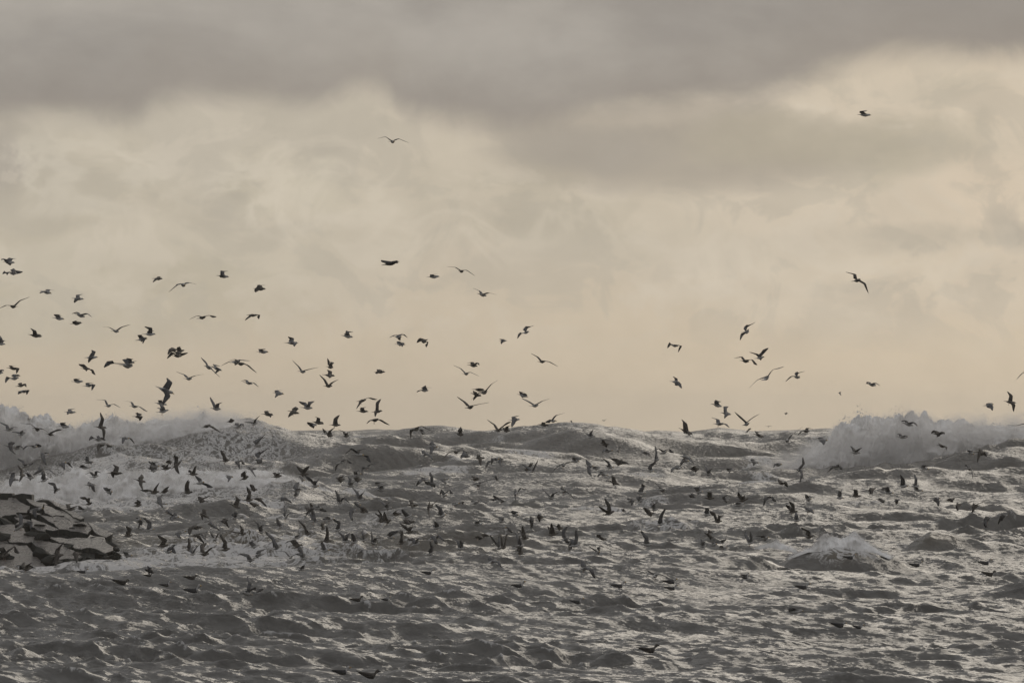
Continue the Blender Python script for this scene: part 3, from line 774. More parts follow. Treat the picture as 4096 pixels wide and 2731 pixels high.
# bill x y, tail x y, near wing wrist x y and tip x y, far wing wrist x y and tip x y  (@ = distance in metres where the bird is clearly farther off)
BIRDS = '''
A 200 338 52 328 90 292 28 306 165 285 215 280
A 230 486 115 478 110 465 40 495 215 445 300 455
A 696 752 548 715 600 735 550 753 665 702 726 710
A 135 925 228 928 70 912 -20 960 260 845 396 798
A 1132 828 962 815 1040 850 1003 877 1060 775 1106 760
A 870 1097 706 1075 765 1045 825 1037 790 1040 828 1055
A 1142 1068 1018 1027 1190 1025 1243 1070 1060 1008 958 1023
A 1100 1145 963 1160 1015 1125 1060 1112
A 2188 555 2052 550 2110 570 2066 605 2150 525 2178 522
A 1597 1265 1513 1250 1640 1208 1760 1168 1480 1210 1378 1198
A 2095 1297 1925 1297 2045 1215 1950 1195 2040 1245 2062 1255
A 562 1335 374 1300 488 1255 413 1217 530 1300 560 1325
B 75 258 -60 240 30 180 0 142 55 208 83 210
B 255 590 95 572 265 580 232 655 150 548 210 548
B 45 640 -80 640 50 598 60 620 -20 610 -60 660
B 256 704 135 730 120 715 80 778 230 662 266 680
B 340 800 218 825 350 785 365 832 290 772 232 800
B 385 890 245 888 400 872 360 935 290 905 248 930
B 1320 430 1132 438 1240 455 1193 505 1282 355 1228 332
B 1215 590 1090 580 1250 600 1288 668 1130 530 1050 522
B 1122 757 965 757 1030 722 1095 722
B 1262 800 1122 822 1285 800 1240 880 1190 775 1250 772
B 1782 548 1635 538 1500 515 1405 573 1760 500 1840 482
B 1815 512 1670 468 1740 462 1805 462
B 1985 177 1830 205 1972 165 1928 253 1890 135 1925 125
B 2345 925 2088 820 2290 960 2200 1070 2312 770 2242 707
B 2250 1072 2076 1040 2170 1015 2220 1012
B 2270 1140 2108 1172 2205 1095 2155 1062
B 1492 1080 1420 1085 1545 1060 1628 1110 1420 1005 1297 1000
B 1850 1100 1757 1085 1895 1100 1983 1160 1780 1035 1668 1020
B 1025 1172 867 1163 945 1180 918 1202 950 1135 1002 1122
B 1920 1235 1797 1225 1915 1245 1882 1285 1905 1195 1845 1182
C 475 480 415 452 380 470 252 570 530 440 618 460
C 1063 362 900 342 985 355 960 372 990 290 1048 282
C 1556 523 1400 518 1455 545 1425 572 1495 475 1548 470
C 752 898 645 922 640 882 527 935 800 875 892 892
C 1440 880 1305 870 1345 905 1285 948 1478 870 1468 928
C 1993 1248 1815 1245 1975 1250 1945 1300 1930 1185 1860 1163
D 467 338 330 365 400 292 432 288
D 370 330 248 340 300 345 245 402 355 318 330 365
D 427 420 300 408 310 390 233 455 420 380 505 368
D 835 590 740 548 860 615 945 700 760 500 686 432
D 968 612 828 556 950 600 872 658 880 545 940 552
D 1270 520 1170 520 1330 540 1435 640 1160 460 1052 472
D 1200 480 1090 505 1070 492 950 552 1200 462 1342 478
D 562 718 475 718 610 682 730 660 480 670 348 623
D 1380 790 1265 765 1410 778 1465 832 1310 740 1218 752
D 1595 362 1438 356 1500 330 1563 323
D 2090 630 2008 618 2150 595 2272 567 2010 560 1912 472
D 1802 925 1660 908 1740 935 1688 977 1715 878 1778 876
D 955 1130 820 1115 930 1060 980 1038 860 1040 808 966
D 2188 1115 2035 1105 2160 1060 2212 1022 2100 1045 1998 1023
D 2007 1188 1860 1150 1930 1190 1863 1240 1995 1120 1958 1095
D 1662 1208 1503 1192 1650 1190 1625 1242 1575 1155 1623 1150
D 1453 1310 1340 1340 1430 1270 1482 1213 1370 1300 1265 1300
E 850 203 697 238 810 210 843 218 740 200 695 190
E 1195 333 1090 338 1135 320 1172 313
E 1397 288 1362 288 1430 280 1497 327 1335 255 1255 247
E 1597 500 1523 480 1620 475 1682 490 1550 460 1480 432
E 455 852 355 836 415 812 456 806
E 870 850 805 845 893 828 920 855 820 832 765 858
E 902 915 815 910 893 900 878 935 850 888 885 888
E 1080 895 1030 880 1098 895 1084 938 1030 885 998 900
E 1770 882 1706 885 1738 892 1722 912 1722 868 1755 868 @700
E 1960 803 1900 820 1890 825 1860 865 1945 775 2003 750
E 2098 1060 2040 1060 2140 1062 2208 1102 2040 1020 1975 988
E 1520 1100 1437 1088 1530 1072 1535 1092 1490 1066 1430 1073
E 1440 1165 1400 1162 1465 1152 1533 1185 1380 1120 1312 1090
E 283 1110 235 1103 275 1085 292 1070 255 1065 235 1030
E 730 1148 637 1150 670 1160 662 1166 680 1132 722 1130
F 472 683 308 665 430 690 408 713 425 620 368 598
F 437 820 322 817 450 770 520 730 340 730 263 665
F 1730 878 1605 875 1620 880 1575 900 1700 838 1768 842
F 892 1005 770 1025 820 1050 762 1127 930 972 1040 997
F 922 1160 766 1155 850 1115 890 1102
F 1110 1150 972 1170 1040 1160 1015 1235 1055 1060 1090 993
F 1060 1265 950 1285 960 1275 903 1325 1090 1270 1205 1340
F 320 1330 155 1292 270 1250 205 1230 300 1300 320 1325
F 225 1340 108 1335 150 1312 108 1302
F 550 1343 400 1338 500 1270 535 1207
G 500 885 415 920 560 795 645 740 400 905 285 1002
G 465 870 310 862 420 855 450 855
G 423 953 287 915 380 940 315 1013 345 900 395 905
G 315 1090 220 1113 400 1062 525 1038 210 1030 95 958
G 1052 965 912 928 1040 935 1000 965 960 905 1005 907
G 1190 1075 1088 1085 1250 1020 1345 988 1060 1020 967 980
G 1420 1285 1345 1290 1430 1215 1547 1178 1340 1270 1285 1297
G 1648 1305 1618 1290 1640 1290 1632 1284 @1300
G 2080 1285 2066 1282 2092 1268 2118 1262 2060 1276 2045 1272 @1500
H 630 395 530 378 670 390 628 468 545 372 500 420
H 1462 225 1385 232 1385 270 1352 328 1440 170 1540 112
H 1640 520 1532 540 1640 470 1688 418 1560 485 1462 462
H 1462 575 1365 563 1500 552 1558 613 1390 522 1280 538
H 1695 745 1625 795 1560 790 1455 890 1740 670 1870 633
H 2060 765 1980 750 1965 750 1890 812 2040 712 2120 688
H 650 825 533 805 655 835 667 890 615 775 568 750
H 1143 1105 1022 1073 1090 1048 1133 1046
H 1250 1198 1132 1175 1210 1200 1168 1245 1195 1125 1222 1103
H 1462 1300 1390 1325 1500 1240 1583 1190 1370 1230 1290 1165
H 1905 1193 1885 1183 1905 1182 1923 1195 1890 1180 1877 1179 @1300
I 640 308 552 330 690 350 720 455 590 252 482 228
I 802 1422 706 1402 805 1398 838 1424 740 1388 710 1400
I 2405 1270 2350 1275 2330 1300 2275 1362 2440 1230 2500 1210
Z 1578 568 1561 565 1597 557 1636 572 1543 548 1508 555
Z 3486 461 3429 459 3450 447 3469 444
J 190 200 162 210 182 215 190 238 178 205 182 192 @1200
J 1995 345 1876 362 1985 370 1975 417 1940 330 1985 330
J 2262 330 2110 305 2245 350 2232 432 2218 240 2162 190
J 1047 597 912 560 1065 560 1087 602 975 538 908 550
J 968 740 850 725 970 715 970 740 900 695 870 700
J 1400 690 1262 690 1405 670 1410 695 1330 660 1265 688
J 1425 850 1335 825 1445 850 1430 885 1370 815 1395 820
J 422 918 292 910 405 880 435 856 355 870 308 835
J 2420 580 2380 575 2270 598 2167 592 2450 560 2520 520
J 1885 915 1775 905 1830 950 1797 1035 1890 905 1925 958
J 1765 930 1655 915 1745 895 1705 925
J 1228 1110 1115 1092 1180 1075 1235 1072
J 1725 1115 1690 1100 1745 1160 1742 1228 1700 1080 1665 1075
J 175 1105 90 1090 95 1095 25 1152 190 1075 212 1115
J 985 1310 855 1312 935 1230 890 1175
J 1120 1310 1000 1310 1090 1230 1065 1165 1100 1290 1145 1295
K 215 258 60 275 240 225 295 232 120 195 -10 145
K 405 310 265 362 360 280 425 262 280 300 178 298
K 610 280 555 240 690 262 780 320 480 182 305 168
K 835 350 742 330 830 340 870 370 870 295 963 270
K 1088 225 930 202 1000 165 1045 155
K 1672 238 1490 218 1655 290 1640 430 1630 100 1572 -5
K 1600 432 1470 420 1460 400 1402 437 1600 385 1650 432
K 1640 510 1490 528 1570 545 1550 605 1680 493 1765 533
K 2030 405 1890 385 1960 430 1935 488 2060 405 2113 493
K 250 540 60 510 200 590 262 655 230 470 200 460
K 312 565 190 545 350 525 390 570
K 590 535 470 520 440 520 368 587 590 488 655 520
K 768 650 582 700 700 700 738 825 680 622 760 632
K 462 825 330 850 420 805 522 788 380 755 273 715
K 1045 775 900 820 1020 800 1030 882 1075 775 1130 862
K 1470 775 1285 780 1455 760 1440 812 1380 685 1237 690
K 1422 862 1240 862 1300 820 1370 815
K 1928 950 1680 945 1800 940 1780 1020 1860 850 1770 808
K 1550 985 1420 1010 1530 910 1588 940 1430 925 1320 977
K 300 1060 95 1020 200 1080 175 1160 230 935 150 960
K 400 990 290 970 360 1010 312 1085 350 890 275 815
K 540 1020 410 1010 470 945 510 990 440 950 400 955
K 690 905 570 900 620 935 520 985 780 885 880 970
K 768 1028 605 1090 700 960 665 915
K 948 1198 820 1210 900 1200 858 1265 860 1105 748 1092
K 1500 1135 1338 1130 1480 1150 1490 1240 1430 1110 1480 1115
K 1770 1238 1650 1250 1730 1200 1757 1187 1680 1180 1610 1172
K 2290 1090 2110 1040 2230 1130 2255 1222 2250 1010 2220 965
Q 1245 300 1140 330 1215 240 1255 235 1150 225 1067 228
L 1345 190 1215 235 1380 215 1505 305 1280 190 1240 205
L 1720 120 1600 150 1700 110 1670 90
L 1840 210 1700 230 1860 170 1875 215 1780 160 1740 190
L 2110 495 1985 525 2120 430 2212 330
L 2165 715 2030 740 2060 740 1925 770 2120 650 2268 535
L 1645 745 1505 755 1560 650 1503 585
L 1800 760 1705 810 1800 800 1810 883 1830 745 1878 808
L 2010 865 1902 880 2000 900 2060 1010 1980 855 2068 875
L 548 840 380 830 470 790 525 768 430 800 380 758
L 530 885 370 925 430 850 420 800
L 735 860 548 890 670 850 700 790 610 820 660 805
L 890 755 720 890 830 860 862 958 830 700 770 658
L 740 770 660 765 700 745 760 735
L 1145 965 980 960 1110 900 1115 835 1040 920 1010 895
L 1250 1085 1085 1115 1300 1120 1385 1165 1190 1040 1090 980
L 1070 1245 890 1255 990 1160 1005 1050
L 1700 1010 1580 990 1670 1020 1625 1088 1630 985 1675 990
L 1945 995 1805 1055 1880 950 1895 910
L 545 1235 370 1270 500 1180 550 1090 380 1205 240 1208
M 1300 370 1190 340 1270 290 1340 228 1190 290 1135 242
M 1550 365 1460 365 1530 320 1590 292 1490 300 1380 262
M 1790 665 1605 650 1860 680 1898 775 1620 570 1600 560
M 1740 610 1640 600 1590 580 1480 660 1800 570 1915 605
M 1490 765 1370 790 1375 820 1337 918 1520 735 1600 785
M 1885 850 1800 850 1775 880 1760 990 1960 790 2085 840
M 925 965 745 960 885 915 942 835 830 890 727 832
M 860 1060 770 1010 820 1010 840 1040
M 1085 1150 940 1150 1050 1090 1090 1035 950 1030 860 980
M 1750 955 1605 1000 1670 930 1725 885
M 1490 1040 1350 1070 1400 1005 1470 990
M 1645 1150 1495 1140 1620 1100 1645 1085 1590 1025 1462 965
M 1760 1040 1615 1070 1660 1010 1720 1010
M 2090 1110 1930 1125 2010 1085 2080 1090
M 2130 1210 1980 1205 2080 1150 2175 1115
M 510 985 335 1010 470 940 575 955 400 935 345 945
N 690 250 590 270 575 300 568 420 740 205 895 285
N 795 335 705 290 740 270 780 280 @620
N 1392 352 1265 318 1370 270 1345 220
N 1990 270 1870 275 2030 205 2135 145 1890 190 1755 105
N 2120 285 1990 280 2090 215 2145 200 2050 240 2030 245
N 2278 105 2100 120 2190 170 2148 228 2190 70 2270 45
N 985 535 828 525 920 580 880 650 905 460 978 425
N 850 630 718 675 880 670 922 740 770 590 668 585
N 1300 625 1235 610 1170 620 1062 730 1400 595 1530 665
N 1500 690 1345 670 1400 690 1350 718 1430 625 1520 620
N 1728 715 1550 710 1670 750 1665 835 1640 670 1690 665
N 1950 725 1840 720 1860 740 1828 815 1790 780 1733 878
N 2010 745 1920 760 1975 790 1990 835 2090 695 2240 732
N 860 1050 650 1050 740 1060 705 1100
N 970 1095 840 1165 850 1080 775 1075 910 1000 865 930
N 1160 1040 975 1040 1070 1050 1115 1118
N 1640 1045 1500 1040 1640 1020 1700 1030 1580 1000 1510 985
N 1650 1120 1595 1120 1500 1140 1342 1208 1790 1060 1905 1035
N 1945 1060 1870 990 1930 1030 1945 1085
N 1130 1290 1020 1300 1170 1215 1225 1260 1070 1225 1015 1290
O 300 1230 235 1275 250 1290 250 1372 330 1185 425 1195
O 775 200 600 180 700 160 770 155
O 1495 360 1350 392 1440 310 1462 262 1400 330 1348 325
O 1715 492 1580 510 1630 430 1700 435
O 1770 590 1600 600 1670 570 1605 632 1720 570 1740 580
O 1870 590 1835 575 1865 600 1862 630 1865 560 1895 540 @900
O 585 880 435 945 555 860 600 735 470 860 340 798
O 470 890 365 890 500 830 520 785
O 1020 820 960 820 890 860 770 993 1100 775 1240 792
O 1250 765 1090 750 1190 705 1280 720
O 1470 835 1340 840 1410 900 1440 993 1400 780 1350 730
O 1580 865 1450 880 1500 840 1575 850
O 1790 855 1650 860 1690 820 1560 828 1700 765 1600 705
O 1935 800 1780 790 1960 760 2020 800 1850 730 1728 712
O 1695 980 1545 950 1590 960 1530 1010 1610 925 1680 920
O 1872 1132 1705 1060 1790 1010 1840 1020
O 865 1340 740 1330 850 1270 952 1218 740 1250 660 1175
O 1050 1230 960 1230 1110 1280 1190 1370 1010 1190 980 1150
P 800 260 632 178 765 225 755 275 725 125 672 78
P 1170 132 1040 130 1195 132 1228 175 1110 80 1020 55
P 1445 200 1430 235 1450 190 1480 180 @1000
P 1638 285 1513 250 1620 270 1595 303 1560 232 1605 232
P 1922 320 1890 325 1820 308 1670 317 1980 250 2090 167
P 2165 220 2090 215 2090 215 2030 262 2160 180 2215 192
P 1692 163 1680 160 1710 157 1730 160 1665 157 1642 157 @1400
P 2385 325 2262 318 2355 340 2335 378 2310 290 2350 290
P 300 480 165 455 290 480 292 512 210 455 250 460
P 410 550 325 555 350 590 315 620 380 460 360 390
P 500 455 405 482 520 425 575 470 400 420 322 465
P 790 540 625 500 780 545 808 598 720 490 640 490
P 750 565 670 560 690 570 645 605
P 680 655 530 645 580 660 542 700 640 618 678 640
P 875 655 780 685 820 625 870 630
P 345 690 235 670 320 630 365 590
P 1028 722 940 720 1000 680 1028 655 975 650 940 610
P 1285 665 1180 690 1220 648 1270 650
P 1578 590 1452 570 1540 590 1510 625 1510 548 1562 546
P 1845 605 1750 620 1790 595 1745 645 1820 590 1840 612
P 2105 690 2000 665 2095 740 2055 828 2115 600 2090 518
P 1900 830 1780 828 1900 815 1918 875 1840 803 1890 808
P 245 945 110 935 235 860 200 835
P 480 920 402 905 510 920 595 990 410 865 363 822
P 920 925 800 940 870 880 895 853 840 880 770 883
P 845 965 730 962 835 980 830 1003
P 1060 1005 922 1000 1015 935 960 930
P 1225 1030 1142 1030 1170 985 1215 960
P 1460 1005 1310 1050 1400 980 1418 965 1360 970 1335 930
P 1415 1070 1260 1095 1340 1050 1380 1055
P 1720 1000 1605 1010 1660 1020 1635 1100 1740 985 1788 1050
P 2195 1010 2120 1020 2150 975 2125 955
P 2040 1160 1897 1170 1990 1080 1930 1038 1940 1100 1895 1080
P 2225 1150 2092 1155 2190 1130 2222 1183 2150 1112 2200 1115
P 2078 1255 1960 1275 2030 1200 2022 1165
P 125 1025 10 1045 110 1030 75 1095 60 1005 110 1010
P 240 1003 122 1055 160 985 200 975
P 345 1180 240 1200 270 1140 225 1108
P 395 1135 290 1140 350 1080 385 1045 330 1080 345 1055
P 475 1300 350 1320 440 1220 485 1125
P 1010 1200 900 1195 990 1120 932 1112
P 1145 1275 1030 1280 1120 1230 1165 1205 1060 1180 993 1152
Q 900 410 735 412 840 360 882 345
Q 1010 385 870 390 1060 340 1135 395 930 330 972 315
Q 590 370 380 410 490 420 500 510 420 390 370 455
Q 180 690 350 560 400 600 415 665 262 520 238 452
Q 1045 800 885 855 930 770 870 740 960 760 940 700
Q 900 720 750 750 850 760 745 820
Q 860 1000 690 1030 780 1080 760 1150 800 920 862 832
Q 1250 890 1082 900 1160 960 1140 1015 1190 850 1225 815
Q 1105 985 940 1000 1050 1030 1045 1110 1040 965 1090 975
Q 1230 980 1330 1040 1340 960 1450 1050
Q 1590 930 1405 905 1520 850 1590 900
Q 1785 740 1645 745 1765 650 1700 608
Q 1900 520 1800 545 1915 550 1905 612
Q 2080 655 1920 675 2030 560 1930 505
Q 1785 1010 1635 1010 1700 960 1740 965
Q 2060 1200 1960 1190 2020 1180 2065 1238
Q 145 1000 -10 1020 200 890 270 975 40 900 -20 930
Q 430 1180 275 1200 400 1130 450 1100 330 1150 320 1100
R 270 380 120 410 250 340 200 300
R 690 160 540 200 660 150 700 95
R 660 380 425 330 560 330 610 430 560 280 590 230
R 740 450 595 495 700 470 765 545
R 850 575 705 575 760 600 765 628
R 1260 330 1130 310 1330 250 1480 300 1200 265 1160 280
R 1815 440 1645 370 1800 300 1740 245
R 2010 310 1855 310 1975 180 1908 90
R 2110 390 1945 380 1990 340 2040 380
R 2150 290 2005 290 2130 290 2228 400
R 2080 150 1950 140 2000 65 2025 90
R 1330 600 1150 500 1230 540 1220 625 1260 470 1330 480
R 1420 660 1280 670 1380 680 1480 768
R 1630 620 1465 650 1600 650 1630 745 1570 600 1620 595
R 1790 580 1650 600 1760 520 1755 478
R 2185 810 2080 810 2150 720 2190 690 2100 680 2012 615
R 960 800 740 850 840 820 890 910 880 780 975 800
R 1230 740 970 740 1050 770 1030 860 1110 710 1180 720
R 1200 840 1005 880 1160 860 1235 975
R 1300 900 1180 860 1250 860 1260 930
R 1440 910 1380 930 1480 830 1620 765 1350 800 1150 830
R 1895 830 1790 860 1865 770 1812 708 1740 810 1620 790
R 705 1010 470 1040 650 930 510 855
R 740 1120 600 1110 770 1060 808 1140 800 1005 955 1005
R 1060 1090 950 1090 1030 1000 1005 895
R 1110 1150 1000 1160 1110 1080 1185 988 1060 1090 1075 1040
R 1320 1150 1165 1160 1380 1050 1500 1040 1230 1060 1275 985
R 1655 1070 1480 1100 1590 960 1485 845
R 2115 1010 1930 1060 1990 960 2035 935
R 2035 1250 1880 1255 1940 1160 1808 1150
R 2190 1150 2010 1190 2100 1170 2095 1218 2130 1110 2222 1072
S 800 160 640 170 780 130 800 150 750 90 770 28
S 790 165 665 310 730 200 720 160
S 560 270 415 290 560 270 665 345
S 600 560 510 610 640 500 755 515 570 470 545 395
S 545 690 410 760 460 640 420 580
S 485 1030 330 1085 380 900 240 792
S 955 835 840 850 870 720 765 625
S 840 850 650 930 740 860 800 850
S 1130 440 960 430 960 470 878 558 1120 430 1205 490
S 1010 430 870 520 990 400 950 350 920 430 870 420
S 1095 625 915 650 1010 520 980 440
S 1330 600 1160 640 1230 570 1120 580
S 1440 760 1300 790 1420 650 1300 600
S 1180 750 1095 760 1150 690 1160 655
S 1480 330 1330 370 1490 260 1555 345 1400 230 1335 150
S 1800 300 1640 310 1750 240 1798 178 1700 190 1602 108
S 1740 390 1590 340 1700 370 1750 430
S 1850 480 1690 500 1800 410 1855 490
S 1680 460 1520 500 1600 540 1605 630
S 1830 500 1690 520 1800 560 1830 620
S 2225 425 2100 445 2160 380 2205 340 2100 350 1982 288
S 2225 625 2080 660 2140 570 2115 490
S 2110 640 1990 640 2070 530 2010 458
S 1275 955 1120 950 1235 820 1205 705
S 1250 1090 1090 1120 1170 1020 1140 960
S 1580 940 1415 970 1540 880 1575 820 1480 870 1385 805
S 1700 960 1560 975 1650 880 1610 825
S 1845 925 1715 945 1790 840 1775 780 1720 890 1670 855
S 1990 1000 1880 970 1990 910 2090 910 1930 880 1905 805
S 840 1010 630 1030 660 940 552 990 700 930 735 940
S 840 1040 700 1100 820 1090 840 1150
S 910 1210 760 1230 830 1130 720 1150
S 665 1195 605 1215 760 1140 860 1170 560 1115 400 1105
S 870 1400 750 1400 850 1350 862 1318
T 690 395 500 390 600 380 600 445 590 330 635 298
T 900 390 850 420 845 470 862 590 990 305 1180 348
T 1120 535 960 590 1040 440 942 372
T 1330 360 1190 395 1380 345 1425 325 1260 350 1230 355
T 1640 340 1490 370 1680 310 1770 370 1560 310 1520 340
T 2055 328 1920 325 1930 270 1850 235
T 420 520 250 550 320 500 360 462
T 600 540 420 600 480 500 420 445
T 640 650 380 670 500 610 560 690
T 610 800 460 825 590 740 640 700 480 720 395 675
T 470 965 345 1000 435 850 405 775
T 310 900 150 880 270 850 380 800
T 715 975 555 1030 690 900 785 930 620 905 510 925
T 985 860 825 940 970 940 985 995 1000 850 1110 960
T 930 1140 790 1160 915 1040 860 950
T 1055 730 880 760 990 680 940 640
T 1700 690 1510 690 1620 650 1730 625
T 1420 1060 1270 1075 1380 970 1340 940 1310 940 1205 918
T 1700 860 1530 900 1680 880 1705 912 1720 840 1800 870
T 2000 1050 1880 1080 1960 960 1940 870 1880 950 1805 850
T 2060 1040 1960 1060 2060 940 2085 835 2000 900 1975 830
T 1920 1250 1750 1300 1960 1270 1990 1365 1830 1190 1730 1195
T 2040 640 1930 650 2020 580 1900 560
T 2060 740 1950 720 2090 740 2145 805
T 2260 540 2110 550 2200 480 2250 500
U 395 775 260 780 330 680 300 605
U 325 870 230 880 290 800 260 740 240 720 200 680
U 320 970 215 985 280 890 170 875
U 470 510 370 530 450 560 440 635
U 590 500 470 500 550 480 540 545
U 790 710 615 740 720 640 690 570
U 850 640 750 660 800 600 840 578
U 940 760 820 820 905 800 940 840 870 700 915 622
U 1085 860 920 890 1050 760 1022 655 990 790 915 780
U 1000 870 910 860 960 900 930 950
U 1442 805 1300 760 1330 735 1415 738
U 1340 960 1290 965 1340 920 1405 898 1260 920 1195 890
U 1545 413 1385 470 1420 400 1325 340 1475 320 1408 238
U 2052 868 1885 855 1990 770 1898 667
U 1225 1170 1045 1195 1250 1200 1285 1320 1140 1085 1025 1065
U 2105 1270 2060 1290 2190 1270 2340 1340 2000 1210 1825 1190
U 1700 420 1640 418 1670 395 1660 375 @700
V 740 680 660 625 690 615 745 622
V 665 770 570 775 640 730 655 712 620 690 530 672
V 790 745 690 770 830 710 900 687 760 730 775 710
V 910 790 770 802 860 770 830 765
V 1240 712 1120 755 1205 660 1175 597 1150 660 1130 600
V 1400 665 1300 700 1340 650 1255 658
V 1915 655 1820 680 1880 600 1770 548
W 458 370 370 365 435 310 410 295
W 650 350 520 345 600 285 555 280
W 800 270 700 290 770 290 752 335
W 985 318 865 310 930 270 920 250
W 940 270 820 280 890 265 940 255
W 900 400 797 380 860 380 895 415
W 1055 385 970 412 1030 390 1030 430
W 1475 370 1370 390 1460 400 1450 455
W 1635 375 1515 400 1590 370 1610 400
W 1700 440 1620 450 1670 460 1662 495
W 1880 450 1780 475 1830 490 1815 525 1910 420 1975 378
W 2020 570 1915 620 1960 620 1965 680
W 2190 555 2080 555 2140 570 2125 612
W 1293 295 1175 275 1230 265 1260 260
X 620 868 470 880 530 848 600 845
Y 1695 128 1620 112 1690 50 1660 5 1720 90 1770 92
'''
# gulls sitting on the water: tail x, bill x, top y, waterline y
SWIM = '''
M 975 1046 786 805
V 1030 1142 1168 1196
V 138 335 1213 1248
V 180 350 1235 1312
V 1700 1897 1262 1316
W 408 550 1080 1122
W 1120 1275 1040 1118
W 1848 2005 1048 1102
W 1868 2032 1175 1224
X 795 942 1003 1052
X 1008 1062 1041 1068
a 1123 1255 92 136
a 1966 2115 230 286
a 434 568 378 426
a 724 822 434 476
a 303 492 1038 1096
a 518 740 1043 1122
b 796 948 203 266
b 410 552 374 428
b 1042 1248 811 872
b 1995 2090 158 184
Y 732 866 54 84
Y 1082 1165 58 90
Y 953 1002 34 55
Y 1210 1315 24 76
Y 1215 1342 108 152
Q 1020 1178 1205 1296
'''
# ------------------------------------------------------------------ gull materials
def plumage(name, a, b, rough=0.75, sc_=14.0):
    mt, t = material(name)
    oc = t.n('ShaderNodeTexCoord').outputs['Object']
    p = t.n('ShaderNodeBsdfPrincipled')
    t.put(p.inputs['Base Color'], t.mix(t.step(t.noise(oc, sc_, 3, 0.6), 0.35, 0.65), a, b))
    p.inputs['Roughness'].default_value = rough
    mo = t.n('ShaderNodeOutputMaterial'); t.put(mo.inputs[0], p.outputs[0])
    return mt
white = plumage('white_feathers', (0.27, 0.265, 0.25), (0.42, 0.41, 0.40))
grey = plumage('grey_feathers', (0.075, 0.075, 0.078), (0.12, 0.12, 0.124))
slate = plumage('slate_feathers', (0.026, 0.026, 0.028), (0.05, 0.05, 0.052))
brown = plumage('mottled_brown_feathers', (0.045, 0.038, 0.031), (0.11, 0.098, 0.083), sc_=30.0)
dbrown = plumage('dark_brown_feathers', (0.020, 0.017, 0.014), (0.048, 0.040, 0.032), sc_=30.0)
black = plumage('black_wing_tips', (0.012, 0.012, 0.012), (0.02, 0.02, 0.02))
yellow = plumage('ochre_bill', (0.28, 0.17, 0.04), (0.35, 0.22, 0.06), 0.4)
legm = plumage('flesh_legs', (0.25, 0.15, 0.11), (0.32, 0.20, 0.15), 0.5)
PAL = {'pale': (white, grey, black, yellow, legm), 'dark-backed': (white, slate, black, yellow, legm),
       'brown': (brown, dbrown, black, black, legm), 'black': (black, black, black, black, legm)}
UPZ = Vector((0, 0, 1))
# stations along the body: distance from the tail end, half width, half height, sag
BODY = [(0.00,.070,.006,.0),(0.03,.066,.008,.0),(0.11,.034,.014,.0),(0.17,.042,.036,-.004),(0.26,.064,.060,-.010),(0.35,.070,.068,-.012),(0.43,.054,.056,-.004),
        (0.475,.040,.042,.004),(0.515,.042,.043,.008),(0.545,.030,.030,.006),(0.560,.013,.014,.000),(0.585,.008,.010,-.004),(0.605,.003,.004,-.012)]
def ring_loft(vs, fs, mi, rings, mats):
    """join rings of equal length; mats gives the material of each band"""
    base = len(vs); n = len(rings[0])
    for r in rings: vs.extend(r)
    for i in range(len(rings) - 1):
        for k in range(n):
            a, b = base + i * n + k, base + i * n + (k + 1) % n
            fs.append((a, b, b + n, a + n)); mi.append(mats[i])
    fs.append(tuple(base + k for k in range(n))[::-1]); mi.append(mats[0])
    fs.append(tuple(base + (len(rings) - 1) * n + k for k in range(n))); mi.append(mats[-1])

def seg(px0, py0, px1, py1, D, L, sign):
    """3D vector of a limb of length L whose picture runs from p0 to p1, leaning away (+) or towards (-) the viewer"""
    s = F / D
    vx, vz = (px1 - px0) / s, -(py1 - py0) / s
    d2 = L * L - vx * vx - vz * vz
    dy_ = math.sqrt(d2) if d2 > 0 else 0.0
    return Vector((vx, sign * min(dy_, L * 0.92), vz))

